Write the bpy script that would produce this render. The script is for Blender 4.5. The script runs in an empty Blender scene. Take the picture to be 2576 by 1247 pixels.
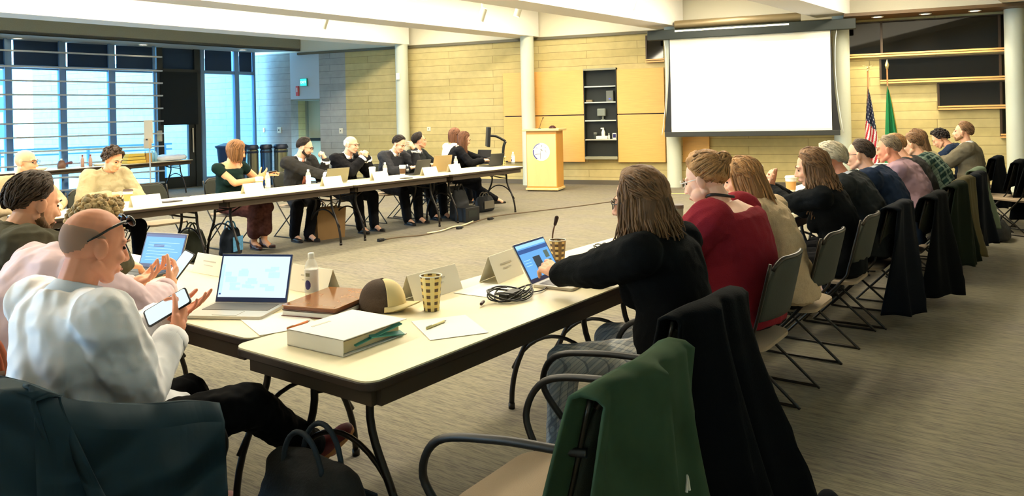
import bpy, bmesh, math, random
import numpy as np
from mathutils import Vector, Matrix, Euler, Quaternion, noise as mnoise
R = math.radians
V = Vector
rnd = random.Random(7)
SC = bpy.context.scene
COL = SC.collection

# ------------------------------------------------------------------ survey of the room
# the camera stands at the origin, 1.56 m above the carpet, looking along +Y
F_, CX, CY, ROLL, H_ = 1930.0, 1288.0, 293.0, .022, 1.56
def ray(x, y):
    u = (x-CX)/F_; v = (y-CY)/F_
    return u-ROLL*v, ROLL*u+v
def at(x, y, z):                       # surveyed point at height z
    a, d = ray(x, y); Y = (H_-z)/d
    return V((a*Y, Y, z))
def atY(x, y, Y):                      # surveyed point at depth Y
    a, d = ray(x, y)
    return V((a*Y, Y, H_-d*Y))
# the tables stand on a grid: t runs along the right row, m across the U
OX, OY = -.462, 2.39
TT = V((.5986, .8010, 0)); MM = V((-.8010, .5986, 0))
def W(t, m, z=0.0): return V((OX, OY, 0))+TT*t+MM*m+V((0, 0, z))
def TM(p): r = V((p[0]-OX, p[1]-OY, 0)); return r.dot(TT), r.dot(MM)
YAW_T = math.atan2(-TT.x, TT.y)        # local +Y looks along +t
YAW_M = math.atan2(-MM.x, MM.y)        # local +Y looks along +m
YAW_F = YAW_M+math.pi                  # local +Y looks along -m
# back wall
WD = V((.925, -.380, 0)).normalized(); WN = V((WD.y, -WD.x, 0))   # along the wall, and into the room
if WN.y > 0: WN = -WN
W0 = V((-2.66, 18.70, 0))-WN*.28
def wall(s, z=0.0, off=0.0): return W0+WD*s+WN*off+V((0, 0, z))
def onwall(x, y, off=0.0):             # (s, z) of a surveyed point on the wall
    a, d = ray(x, y); p0 = W0+WN*off; n = WN
    Y = p0.dot(n)/(a*n.x+n.y); p = V((a*Y, Y, H_-d*Y))
    return (p-p0).dot(WD), p.z
YAW_W = math.atan2(WD.y, WD.x)         # local +X along the wall, local -Y into the room
# window wall
GD = V((.655, .756, 0)).normalized(); G0 = V((-6.85, 20.31, 0)); GN = V((GD.y, -GD.x, 0))
def gwall(s, z=0.0, off=0.0): return G0-GD*s+GN*off+V((0, 0, z))
def ongwall(x, y, off=0.0):
    a, d = ray(x, y); p0 = G0+GN*off
    Y = p0.dot(GN)/(a*GN.x+GN.y); p = V((a*Y, Y, H_-d*Y))
    return -(p-p0).dot(GD), p.z
YAW_G = math.atan2(GD.y, GD.x)

# ------------------------------------------------------------------ materials
def lin(c):
    def f(v):
        v = v/255.0
        return v/12.92 if v <= .04045 else ((v+.055)/1.055)**2.4
    return (f(c[0]), f(c[1]), f(c[2]), 1)
MATS = {}
def mat(name, rgb, rough=.6, metal=0.0, folds=0.0, fscale=3.0, var=0.0, vscale=8.0, bump=0.0, bscale=60.0, spec=.5, emit=None, estr=0.0, stretch=None, island=0.0, sheen=0.0, trans=0.0, bdist=.01):
    if name in MATS: return MATS[name]
    m = bpy.data.materials.new(name); m.use_nodes = True; MATS[name] = m
    nt = m.node_tree; b = nt.nodes['Principled BSDF']
    c = lin(rgb)
    b.inputs['Base Color'].default_value = c
    b.inputs['Roughness'].default_value = rough
    b.inputs['Metallic'].default_value = metal
    b.inputs['Specular IOR Level'].default_value = spec
    if trans: b.inputs['Transmission Weight'].default_value = trans
    if sheen:
        b.inputs['Sheen Weight'].default_value = sheen
    if var or bump:
        tc = nt.nodes.new('ShaderNodeTexCoord'); src = tc.outputs['Object']
        if stretch:
            mp = nt.nodes.new('ShaderNodeMapping'); mp.inputs['Scale'].default_value = stretch
            nt.links.new(src, mp.inputs['Vector']); src = mp.outputs['Vector']
    if var:
        nz = nt.nodes.new('ShaderNodeTexNoise'); nz.inputs['Scale'].default_value = vscale; nz.inputs['Detail'].default_value = 4
        nt.links.new(src, nz.inputs['Vector'])
        mr = nt.nodes.new('ShaderNodeMapRange'); mr.inputs['From Min'].default_value = .25; mr.inputs['From Max'].default_value = .75
        mr.inputs['To Min'].default_value = 1-var; mr.inputs['To Max'].default_value = 1+var
        nt.links.new(nz.outputs['Fac'], mr.inputs['Value'])
        hs = nt.nodes.new('ShaderNodeHueSaturation'); hs.inputs['Color'].default_value = c
        nt.links.new(mr.outputs['Result'], hs.inputs['Value'])
        nt.links.new(hs.outputs['Color'], b.inputs['Base Color'])
    if island:
        g = nt.nodes.new('ShaderNodeNewGeometry')
        mr = nt.nodes.new('ShaderNodeMapRange'); mr.inputs['To Min'].default_value = 1-island; mr.inputs['To Max'].default_value = 1+island
        nt.links.new(g.outputs['Random Per Island'], mr.inputs['Value'])
        hs = nt.nodes.new('ShaderNodeHueSaturation'); hs.inputs['Color'].default_value = c
        nt.links.new(mr.outputs['Result'], hs.inputs['Value'])
        nt.links.new(hs.outputs['Color'], b.inputs['Base Color'])
    if bump:
        nb = nt.nodes.new('ShaderNodeTexNoise'); nb.inputs['Scale'].default_value = bscale; nb.inputs['Detail'].default_value = 3
        nt.links.new(src, nb.inputs['Vector'])
        bp = nt.nodes.new('ShaderNodeBump'); bp.inputs['Strength'].default_value = bump; bp.inputs['Distance'].default_value = bdist
        nt.links.new(nb.outputs['Fac'], bp.inputs['Height']); nt.links.new(bp.outputs['Normal'], b.inputs['Normal'])
    if folds:
        tc = nt.nodes.new('ShaderNodeTexCoord'); mp = nt.nodes.new('ShaderNodeMapping'); mp.inputs['Rotation'].default_value = (.5, .7, .4)
        wv = nt.nodes.new('ShaderNodeTexWave'); wv.inputs['Scale'].default_value = fscale; wv.inputs['Distortion'].default_value = 9; wv.inputs['Detail'].default_value = 2; wv.inputs['Detail Scale'].default_value = .8
        nt.links.new(tc.outputs['Object'], mp.inputs['Vector']); nt.links.new(mp.outputs[0], wv.inputs['Vector'])
        bp = nt.nodes.new('ShaderNodeBump'); bp.inputs['Strength'].default_value = folds; bp.inputs['Distance'].default_value = .055
        nt.links.new(wv.outputs['Fac'], bp.inputs['Height']); nt.links.new(bp.outputs['Normal'], b.inputs['Normal'])
    if emit:
        b.inputs['Emission Color'].default_value = lin(emit); b.inputs['Emission Strength'].default_value = estr
    return m

def nodes(m): return m.node_tree, m.node_tree.nodes['Principled BSDF']

# ------------------------------------------------------------------ mesh builder
class MB:
    def __init__(s): s.v = []; s.f = []; s.mi = []; s.cur = 0
    def add(s, vs, fs):
        o = len(s.v); s.v.extend([tuple(p) for p in vs]); s.f.extend([tuple(i+o for i in f) for f in fs]); s.mi.extend([s.cur]*len(fs)); return s
    def box(s, c, d, M=None):
        c = V(c); x, y, z = d[0]/2, d[1]/2, d[2]/2
        vs = [V((a*x, b*y, e*z)) for a in (-1, 1) for b in (-1, 1) for e in (-1, 1)]
        vs = [(M @ p if M else p)+c for p in vs]
        return s.add(vs, [(0, 1, 3, 2), (4, 6, 7, 5), (0, 4, 5, 1), (2, 3, 7, 6), (0, 2, 6, 4), (1, 5, 7, 3)])
    def rings(s, rings, cap0=True, cap1=True, closed=False):
        n = len(rings[0]); vs = [p for r in rings for p in r]; fs = []
        k = len(rings)
        for i in range(k if closed else k-1):
            j = (i+1) % k
            for a in range(n):
                b = (a+1) % n
                fs.append((i*n+a, i*n+b, j*n+b, j*n+a))
        if not closed:
            if cap0: fs.append(tuple(range(n-1, -1, -1)))
            if cap1: fs.append(tuple((k-1)*n+i for i in range(n)))
        return s.add(vs, fs)
    def tube(s, pts, r, n=8, closed=False, cap=True):
        pts = [V(p) for p in pts]; k = len(pts)
        rs = r if isinstance(r, (list, tuple)) else [r]*k
        tang = []
        for i in range(k):
            if closed: d = pts[(i+1) % k]-pts[i-1]
            else: d = pts[min(i+1, k-1)]-pts[max(i-1, 0)]
            tang.append(d.normalized() if d.length > 1e-9 else V((0, 0, 1)))
        u = tang[0].orthogonal().normalized(); out = []
        for i in range(k):
            t = tang[i]; u = (u-t*u.dot(t)); u = u.normalized() if u.length > 1e-6 else t.orthogonal().normalized()
            w = t.cross(u)
            out.append([pts[i]+(u*math.cos(2*math.pi*a/n)+w*math.sin(2*math.pi*a/n))*rs[i] for a in range(n)])
        return s.rings(out, cap, cap, closed)
    def cyl(s, a, b, r0, r1=None, n=20): return s.tube([a, b], [r0, r0 if r1 is None else r1], n)
    def capsule(s, a, b, r0, r1, n=12, k=4):
        a = V(a); b = V(b); d = b-a
        if d.length < 1e-6: d = V((0, 0, 1e-4)); b = a+d
        t = d.normalized(); u = t.orthogonal().normalized(); w = t.cross(u); out = []
        def ring(c, r): return [c+(u*math.cos(2*math.pi*i/n)+w*math.sin(2*math.pi*i/n))*r for i in range(n)]
        for i in range(k+1):
            th = math.pi/2*(1-i/(k+.0)) * .97
            out.append(ring(a-t*r0*math.sin(th), r0*math.cos(th)))
        for i in range(k+1):
            th = math.pi/2*(i/(k+.0))*.97
            out.append(ring(b+t*r1*math.sin(th), r1*math.cos(th)))
        return s.rings(out)
    def ell(s, c, r, M=None, n=20, k=12):
        c = V(c); out = []
        for i in range(k+1):
            th = -math.pi/2+math.pi*(i/k); th *= .985
            ring = []
            for a in range(n):
                p = V((r[0]*math.cos(th)*math.cos(2*math.pi*a/n), r[1]*math.cos(th)*math.sin(2*math.pi*a/n), r[2]*math.sin(th)))
                ring.append((M @ p if M else p)+c)
            out.append(ring)
        return s.rings(out)
    def loft(s, secs, n=24, e=2.3):
        out = []
        for c, ax, ay, rx, ry in secs:
            ring = []
            for a in range(n):
                th = 2*math.pi*a/n; ct, st = math.cos(th), math.sin(th)
                x = math.copysign(abs(ct)**(2/e), ct)*rx; y = math.copysign(abs(st)**(2/e), st)*ry
                ring.append(V(c)+V(ax)*x+V(ay)*y)
            out.append(ring)
        return s.rings(out)
    def lathe(s, prof, c=(0, 0, 0), n=28, M=None):
        c = V(c); out = []
        for r, z in prof:
            ring = []
            for a in range(n):
                p = V((r*math.cos(2*math.pi*a/n), r*math.sin(2*math.pi*a/n), z))
                ring.append((M @ p if M else p)+c)
            out.append(ring)
        return s.rings(out)
    def prism(s, poly, z0, z1):
        n = len(poly)
        vs = [(p[0], p[1], z0) for p in poly]+[(p[0], p[1], z1) for p in poly]
        fs = [tuple(range(n-1, -1, -1)), tuple(range(n, 2*n))]+[(i, (i+1) % n, n+(i+1) % n, n+i) for i in range(n)]
        return s.add(vs, fs)
    def grid(s, P):                     # P[i][j] points
        a, b = len(P), len(P[0]); vs = [p for r in P for p in r]
        return s.add(vs, [(i*b+j, i*b+j+1, (i+1)*b+j+1, (i+1)*b+j) for i in range(a-1) for j in range(b-1)])
    def xf(s, M):
        s.v = [tuple(M @ V(p)) for p in s.v]; return s
    def build(s, name, m, parent=None, smooth=False, bevel=0.0, solid=0.0, sub=0, auto=None):
        me = bpy.data.meshes.new(name); me.from_pydata(s.v, [], s.f)
        ms = m if isinstance(m, (list, tuple)) else [m]
        for x in ms: me.materials.append(x)
        if len(ms) > 1: me.polygons.foreach_set('material_index', s.mi)
        bm = bmesh.new(); bm.from_mesh(me); bmesh.ops.recalc_face_normals(bm, faces=bm.faces); bm.to_mesh(me); bm.free()
        if smooth: me.polygons.foreach_set('use_smooth', [True]*len(me.polygons))
        me.update()
        o = bpy.data.objects.new(name, me); COL.objects.link(o)
        if parent: o.parent = parent
        if solid:
            q = o.modifiers.new('t', 'SOLIDIFY'); q.thickness = solid; q.offset = 0
        if bevel:
            q = o.modifiers.new('b', 'BEVEL'); q.width = bevel; q.segments = 2; q.limit_method = 'ANGLE'; q.angle_limit = R(40)
        if sub:
            q = o.modifiers.new('s', 'SUBSURF'); q.levels = sub; q.render_levels = sub
        if auto: 
            me.polygons.foreach_set('use_smooth', [True]*len(me.polygons))
            es = o.modifiers.new('e', 'EDGE_SPLIT'); es.split_angle = R(auto)
        return o
BAKE = []
def clay(mb, name, m, parent, vox, smooth=4, disp=0.0, dscale=.06, fac=.5, ridge=0.0):
    """union of overlapping closed shapes as one continuous skin"""
    o = mb.build(name, m, parent)
    q = o.modifiers.new('r', 'REMESH'); q.mode = 'VOXEL'; q.voxel_size = vox; q.use_smooth_shade = True
    if smooth:
        q = o.modifiers.new('s', 'SMOOTH'); q.factor = fac; q.iterations = smooth
    if disp:
        tn = 'fold%.3f' % dscale
        t = bpy.data.textures.get(tn)
        if not t:
            t = bpy.data.textures.new(tn, 'CLOUDS'); t.noise_scale = dscale; t.noise_depth = 1
        q = o.modifiers.new('d', 'DISPLACE'); q.texture = t; q.strength = disp; q.mid_level = .5; q.texture_coords = 'GLOBAL'
    if ridge:
        t = bpy.data.textures.get('crease')
        if not t:
            t = bpy.data.textures.new('crease', 'MUSGRAVE'); t.musgrave_type = 'RIDGED_MULTIFRACTAL'; t.noise_scale = .16; t.octaves = 2.5; t.dimension_max = .9; t.lacunarity = 2.1; t.offset = 1.0; t.gain = 1.5; t.noise_intensity = .7
        q = o.modifiers.new('c', 'DISPLACE'); q.texture = t; q.strength = ridge; q.mid_level = .28; q.texture_coords = 'GLOBAL'
        q = o.modifiers.new('s2', 'SMOOTH'); q.factor = .5; q.iterations = 1
    BAKE.append(o); return o
def bake():
    bpy.context.view_layer.update()
    dg = bpy.context.evaluated_depsgraph_get()
    for o in BAKE:
        me = bpy.data.meshes.new_from_object(o.evaluated_get(dg)); me.name = o.name
        me.polygons.foreach_set('use_smooth', [True]*len(me.polygons))
        o['_me'] = me.name
        BAKED.append((o, me))
    for o, me in BAKED:
        old = o.data; o.modifiers.clear(); o.data = me; bpy.data.meshes.remove(old)
        del o['_me']
BAKED = []
def thing(name, label, cat, loc=(0, 0, 0), rz=0.0, group=None, M=None):
    o = bpy.data.objects.new(name, None); COL.objects.link(o); o.empty_display_size = .1
    if M is not None: o.matrix_world = M
    else: o.location = V(loc); o.rotation_euler = (0, 0, rz)
    return tag(o, label, cat, group)
def tag(o, label, cat, group=None):
    o['label'] = label; o['category'] = cat
    if group: o['group'] = group
    return o
def struct(o): o['kind'] = 'structure'; return o
def dup(root, loc, rz, label, group=None):
    r = root.copy(); COL.objects.link(r); r.location = V(loc); r.rotation_euler = (0, 0, rz); r['label'] = label
    if group: r['group'] = group
    for ch in root.children:
        c = ch.copy(); COL.objects.link(c); c.parent = r
        for g in ch.children:
            d = g.copy(); COL.objects.link(d); d.parent = c
    return r
def text(s, size, m, name, M, parent=None, align='CENTER', extrude=.0008):
    cu = bpy.data.curves.new(name, 'FONT'); cu.body = s; cu.size = size; cu.align_x = align; cu.align_y = 'CENTER'; cu.extrude = extrude
    cu.materials.append(m)
    tmp = bpy.data.objects.new(name, cu); COL.objects.link(tmp)
    bpy.context.view_layer.update()
    me = bpy.data.meshes.new_from_object(tmp.evaluated_get(bpy.context.evaluated_depsgraph_get()))
    bpy.data.objects.remove(tmp)
    me.name = name
    o = bpy.data.objects.new(name, me); COL.objects.link(o)
    if not me.materials: me.materials.append(m)
    if parent: o.parent = parent
    o.matrix_local = M
    return o
def bez(p0, p1, p2, p3, n=12):
    p0, p1, p2, p3 = V(p0), V(p1), V(p2), V(p3); o = []
    for i in range(n+1):
        t = i/n; o.append(p0*(1-t)**3+p1*3*t*(1-t)**2+p2*3*t*t*(1-t)+p3*t**3)
    return o
def spline(pts, k=6):
    pts = [V(p) for p in pts]; out = []
    for i in range(len(pts)-1):
        a = pts[max(i-1, 0)]; b = pts[i]; c = pts[i+1]; d = pts[min(i+2, len(pts)-1)]
        for j in range(k):
            t = j/k
            out.append(.5*((2*b)+(c-a)*t+(2*a-5*b+4*c-d)*t*t+(3*b-a-3*c+d)*t**3))
    out.append(pts[-1]); return out
def rot(yaw=0, pitch=0, roll=0):       # Z then X then Y, degrees
    return (Matrix.Rotation(R(yaw), 3, 'Z') @ Matrix.Rotation(R(pitch), 3, 'X') @ Matrix.Rotation(R(roll), 3, 'Y'))
def frame(loc, yaw=0.0): return Matrix.Translation(V(loc)) @ Matrix.Rotation(yaw, 4, 'Z')
def sroot(name, loc, rz):
    o = bpy.data.objects.new(name, None); COL.objects.link(o); o.location = loc; o.rotation_euler = (0, 0, rz); return struct(o)
# ================================================================== room shell
def brick_mat(name, rgb, rgb2, mortar, bw=.95, bh=.1665):
    m = mat(name, rgb, .85); nt, b = nodes(m)
    tc = nt.nodes.new('ShaderNodeTexCoord'); sp = nt.nodes.new('ShaderNodeSeparateXYZ'); cb = nt.nodes.new('ShaderNodeCombineXYZ')
    nt.links.new(tc.outputs['Object'], sp.inputs[0]); nt.links.new(sp.outputs['X'], cb.inputs['X']); nt.links.new(sp.outputs['Z'], cb.inputs['Y'])
    br = nt.nodes.new('ShaderNodeTexBrick'); br.inputs['Scale'].default_value = 1
    br.inputs['Brick Width'].default_value = bw; br.inputs['Row Height'].default_value = bh
    br.inputs['Mortar Size'].default_value = .0045; br.inputs['Mortar Smooth'].default_value = .3; br.inputs['Bias'].default_value = -.1
    br.inputs['Color1'].default_value = lin(rgb); br.inputs['Color2'].default_value = lin(rgb2); br.inputs['Mortar'].default_value = lin(mortar)
    br.offset = .5
    nt.links.new(cb.outputs[0], br.inputs['Vector'])
    nz = nt.nodes.new('ShaderNodeTexNoise'); nz.inputs['Scale'].default_value = 6; nz.inputs['Detail'].default_value = 5
    nt.links.new(tc.outputs['Object'], nz.inputs['Vector'])
    mx = nt.nodes.new('ShaderNodeMix'); mx.data_type = 'RGBA'; mx.blend_type = 'MULTIPLY'; mx.inputs['Factor'].default_value = .35
    nt.links.new(br.outputs['Color'], mx.inputs['A']); nt.links.new(nz.outputs['Fac'], mx.inputs['B'])
    nt.links.new(mx.outputs['Result'], b.inputs['Base Color'])
    bp = nt.nodes.new('ShaderNodeBump'); bp.inputs['Strength'].default_value = .5; bp.inputs['Distance'].default_value = .006; bp.invert = True
    nt.links.new(br.outputs['Fac'], bp.inputs['Height']); nt.links.new(bp.outputs['Normal'], b.inputs['Normal'])
    return m
M_brick = brick_mat('ground_face_block', (216, 198, 138), (205, 186, 122), (150, 130, 84), 2.3)
M_plaster = mat('cream_plaster', (238, 232, 208), .8)
M_white = mat('ceiling_paint', (244, 241, 230), .85)
M_soffit = mat('grey_soffit_paint', (176, 180, 172), .8)
M_fascia = mat('grey_fascia_paint', (148, 148, 130), .85, var=.06, vscale=40)
M_column = mat('painted_steel_column', (206, 210, 190), .45)
M_dark = mat('dark_anodised_metal', (38, 44, 42), .4, .3)
M_mull = mat('blue_grey_mullion', (104, 138, 172), .4, .2)
M_shade = mat('navy_roller_shade', (40, 62, 88), .9)
M_black = mat('black_plastic', (16, 17, 18), .45)
M_wood = mat('maple_veneer', (226, 172, 92), .45, var=.10, vscale=3.0, stretch=(1.2, 6, 22))
M_sill = mat('oak_sill', (232, 178, 110), .4, var=.08, vscale=5)
M_baseb = mat('dark_base', (92, 84, 70), .6)
M_steel = mat('brushed_steel', (190, 190, 185), .3, .9)

# carpet: woven stripes across the room, olive brown with grey and plum flecks
def carpet():
    m = mat('woven_carpet', (140, 126, 92), .95); nt, b = nodes(m)
    tc = nt.nodes.new('ShaderNodeTexCoord')
    mp = nt.nodes.new('ShaderNodeMapping'); mp.inputs['Rotation'].default_value = (0, 0, -math.atan2(MM.y, MM.x)); 
    nt.links.new(tc.outputs['Object'], mp.inputs['Vector'])
    def nz(scale, st, detail=3):
        k = nt.nodes.new('ShaderNodeMapping'); k.inputs['Scale'].default_value = st
        nt.links.new(mp.outputs[0], k.inputs['Vector'])
        n = nt.nodes.new('ShaderNodeTexNoise'); n.inputs['Scale'].default_value = scale; n.inputs['Detail'].default_value = detail
        nt.links.new(k.outputs[0], n.inputs['Vector']); return n.outputs['Fac']
    def ramp(src, a, bb, ca, cb):
        r = nt.nodes.new('ShaderNodeValToRGB'); r.color_ramp.elements[0].position = a; r.color_ramp.elements[1].position = bb
        r.color_ramp.elements[0].color = lin(ca); r.color_ramp.elements[1].color = lin(cb); nt.links.new(src, r.inputs[0]); return r.outputs[0]
    def mix(f, a, bcol, mode='MIX'):
        x = nt.nodes.new('ShaderNodeMix'); x.data_type = 'RGBA'; x.blend_type = mode
        if isinstance(f, float): x.inputs['Factor'].default_value = f
        else: nt.links.new(f, x.inputs['Factor'])
        nt.links.new(a, x.inputs['A']); nt.links.new(bcol, x.inputs['B']); return x.outputs['Result']
    stripe = nz(1.0, (2.2, 34, 1), 2)
    fine = nz(1.0, (12, 110, 1), 2)
    patch = nz(1.0, (.9, 1.6, 1), 2)
    c = ramp(stripe, .38, .62, (74, 69, 57), (126, 120, 98))
    d = ramp(fine, .38, .56, (44, 41, 37), (134, 127, 104))
    c = mix(.5, c, d)
    g = ramp(patch, .45, .62, (116, 110, 90), (110, 103, 96))
    c = mix(.4, c, g)
    nt.links.new(c, b.inputs['Base Color'])
    bp = nt.nodes.new('ShaderNodeBump'); bp.inputs['Strength'].default_value = .6; bp.inputs['Distance'].default_value = .004
    nt.links.new(fine, bp.inputs['Height']); nt.links.new(bp.outputs['Normal'], b.inputs['Normal'])
    return m
M_carpet = carpet()

ZB = 3.37                                 # ledge and beam soffit height
ZC = 4.15
BD = V((.638, .770, 0)).normalized(); BN = V((-.770, .638, 0)).normalized()
corner = G0.copy()
s_corner = (corner-W0).dot(WD)
s_end = 15.6
w_end = wall(s_end)
g_end = gwall(27)
right_end = w_end-BD*19
poly = [tuple(g_end.xy), tuple(wall(s_corner).xy), tuple(w_end.xy), tuple(right_end.xy), (right_end.x-6, -6.5), (g_end.x, -6.5)]
polyf = [tuple((V((p[0], p[1], 0))).xy) for p in poly]
struct(MB().prism(polyf, -.12, 0).build('floor', M_carpet))
struct(MB().prism(polyf, ZC, ZC+.15).build('ceiling', M_white))

def wallbox(mb, s0, s1, z0, z1, o0=-.3, o1=0.0):   # local coordinates of the wall object: x along, -y into the room
    return mb.box(((s0+s1)/2, -(o0+o1)/2, (z0+z1)/2), (s1-s0, abs(o1-o0), z1-z0))
def onw(mb, name, m, **k):
    o = mb.build(name, m, **k); o.location = W0; o.rotation_euler = (0, 0, YAW_W); return o
sd0, _ = onwall(733, 330); sd1, _ = onwall(806, 330); _, zd = onwall(765, 249)
mb = MB()
sp_ = onwall(872, 330)[0]; wallbox(mb, sp_, s_end, 0, ZB)
wallbox(mb, sd0-.25, sd0, 0, zd, -1.0, -.3); wallbox(mb, sd1, sd1+.25, 0, zd, -1.0, -.3)
struct(onw(mb, 'wall_back', M_brick))
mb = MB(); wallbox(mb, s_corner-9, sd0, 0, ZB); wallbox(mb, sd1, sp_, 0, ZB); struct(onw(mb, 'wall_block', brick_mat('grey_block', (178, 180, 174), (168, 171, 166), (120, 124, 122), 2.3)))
mb = MB(); wallbox(mb, sd0, sd1, zd, ZB)
struct(onw(mb, 'trim_1', mat('pale_header_paint', (190, 205, 212), .7)))
mb = MB(); wallbox(mb, s_corner-.3, s_end, ZB, ZC)
struct(onw(mb, 'wall_upper', M_plaster))
mb = MB(); wallbox(mb, s_corner+1.2, s_end, ZB-.07, ZB-.01, 0, .05)
struct(onw(mb, 'trim_2', mat('dark_ledge', (96, 88, 62), .5)))
mb = MB(); wallbox(mb, sd1+.02, s_end, 0, .1, 0, .012)
struct(onw(mb, 'baseboard_back', M_baseb))
# door leaf in its recess
mb = MB(); wallbox(mb, sd0, sd1, 0, zd, -.75, -.68)
d = struct(onw(mb, 'door_1', mat('olive_grey_door', (176, 176, 150), .5)))
mb = MB(); wallbox(mb, sd0+.12, sd1-.05, 1.02, 1.10, -.66, -.60); wallbox(mb, sd1-.22, sd1-.1, .98, 1.16, -.67, -.58)
mb.build('push_bar', M_dark, d)
mb = MB(); wallbox(mb, sd0, sd1, zd-.03, zd, -.68, -.02); wallbox(mb, sd0, sd0+.05, 0, zd-.03, -.68, -.6); mb.build('frame', mat('door_frame', (140, 140, 120), .5), d)

# side, near and far-left walls that close the room behind the camera
def vwall(name, a, b, m, z1=ZC):
    a = V((a[0], a[1], 0)); b = V((b[0], b[1], 0)); dd = (b-a).normalized(); L = (b-a).length
    mb = MB().box((L/2, -.1, z1/2), (L, .2, z1)); o = mb.build(name, m); o.location = a; o.rotation_euler = (0, 0, math.atan2(dd.y, dd.x)); return struct(o)
vwall('wall_right', right_end, w_end, M_plaster)
vwall('wall_near', (g_end.x, -6.3), (right_end.x-6, -6.3), M_plaster)
vwall('wall_near_right', (right_end.x-6, -6.5), right_end, M_plaster)

# beams and columns
E = [V((-2.50, 18.65, 0)), V((.62, 17.50, 0)), V((3.62, 16.15, 0)), V((6.50, 14.70, 0)), V((9.55, 13.60, 0))]
for i, e in enumerate(E):
    L = 27 if i < 4 else 15
    bw = .62
    a = e+BD*.05
    mb = MB().box((0, 0, (ZB+ZC)/2), (L, bw, ZC-ZB))
    o = mb.build('beam', M_white); c = a-BD*(L/2)+BN*(bw/2); o.location = (c.x, c.y, 0); o.rotation_euler = (0, 0, math.atan2(BD.y, BD.x)); struct(o)
    mb = MB().cyl((0, 0, 0), (0, 0, ZB), .155, n=28); mb.cyl((0, 0, .0), (0, 0, .16), .16, n=28)
    o = mb.build('column', M_column, auto=40); cc = V((-2.66, 18.70, 0))+WD*(3.28*i if i < 4 else 12.72); o.location = cc; struct(o)
# sensor box on the first column
c1 = V((-2.66, 18.70, 0))
o = MB().box((0, 0, 0), (.09, .05, .16)).build('wall_sensor', mat('white_plastic', (238, 238, 226), .4), bevel=.006); o.location = c1+V((-.07, -.175, atY(1004, 192, 18.5).z)); tag(o, 'small white sensor box on the left round column', 'sensor')

# soffit along the windows, with its grey fascia
fa = V((-9.93, 14.84, 0)); fe = fa+BD*6.9
f0 = fa-BD*17
mb = MB().prism([tuple(f0.xy), tuple(fe.xy), tuple(gwall(0).xy), tuple(gwall(26).xy)], 3.40, 3.46)
struct(mb.build('ceiling_soffit', M_soffit))
ang = math.atan2(BD.y, BD.x); L = (fe-f0).length
o = MB().box((L/2, .06, 3.775), (L, .12, .75)).build('fascia', M_fascia); o.location = f0; o.rotation_euler = (0, 0, ang); o.name = 'trim_3'; struct(o)
M_lamp_warm = mat('warm_lamp_lens', (255, 244, 220), .4, emit=(255, 236, 196), estr=14)
def downlight(p, label, k=1.0, m=None):
    t = thing('downlight', label, 'ceiling light', p, 0, 'small round downlights')
    MB().lathe([(.105*k, 0), (.105*k, -.012), (.08*k, -.012), (.075*k, 0)]).build('trim_ring', M_white, t, smooth=True)
    MB().lathe([(.0005, -.004), (.075*k, -.004), (.075*k, -.002), (.0005, -.002)]).build('lens', m or M_lamp_warm, t)
    return t
for (x, y), lab in zip(((45, 96), (360, 112), (610, 125)), ('leftmost of three downlights in the grey window soffit', 'middle one of three downlights in the grey window soffit', 'downlight in the window soffit nearest the brick wall')):
    downlight(at(x, y, 3.398), lab)

# ------------------------------------------------------------------ window wall
def gw(mb, name, m, **k):
    o = mb.build(name, m, **k); o.location = G0; o.rotation_euler = (0, 0, YAW_G); return o
def gbox(mb, s0, s1, z0, z1, o0, o1):     # s measured back from the corner; o>0 into the room
    return mb.box((-(s0+s1)/2, -(o0+o1)/2, (z0+z1)/2), (abs(s1-s0), abs(o1-o0), z1-z0))
def gs(x): return ongwall(x, 300)[0]
ZG = 3.40
zt = ongwall(160, 173)[1]                 # transom
glass = bpy.data.materials.new('window_glass'); glass.use_nodes = True
nt = glass.node_tree; nt.nodes.clear()
out = nt.nodes.new('ShaderNodeOutputMaterial'); tr = nt.nodes.new('ShaderNodeBsdfTransparent'); gl = nt.nodes.new('ShaderNodeBsdfGlossy'); mx = nt.nodes.new('ShaderNodeMixShader'); fr = nt.nodes.new('ShaderNodeFresnel')
gl.inputs['Roughness'].default_value = .02; tr.inputs['Color'].default_value = (.9, .97, 1, 1); fr.inputs['IOR'].default_value = 1.35
nt.links.new(fr.outputs[0], mx.inputs[0]); nt.links.new(tr.outputs[0], mx.inputs[1]); nt.links.new(gl.outputs[0], mx.inputs[2]); nt.links.new(mx.outputs[0], out.inputs[0])
mx0 = [gs(x) for x in (-125, 20, 157, 281, 395)]
bays = [(mx0[i], mx0[i+1]) for i in range(4)]
pitch = mx0[0]-mx0[1]
more = [mx0[0]+pitch*k for k in range(1, 11)]
for k in range(len(more)): bays.insert(0, (more[k], (more[k-1] if k else mx0[0])))
wid = .13
for i, (a, b) in enumerate(bays):
    w = sroot('window_%d' % (i+1), G0, YAW_G)
    mb = MB(); gbox(mb, a+wid/2, a-wid/2, 0, ZG, -.06, .1); gbox(mb, a, b, .0, .16, -.06, .06); gbox(mb, a, b, zt-.04, zt+.05, -.06, .08)
    mb.build('window_frame', M_mull, w)
    mb = MB(); gbox(mb, a-wid/2, b+wid/2, .16, zt-.04, -.01, .0); mb.build('pane', glass, w)
    mb = MB(); gbox(mb, a-wid/2-.06, b+wid/2+.0, zt+.05, ZG, .0, .012); mb.build('roller_shade', M_shade, w)
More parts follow.
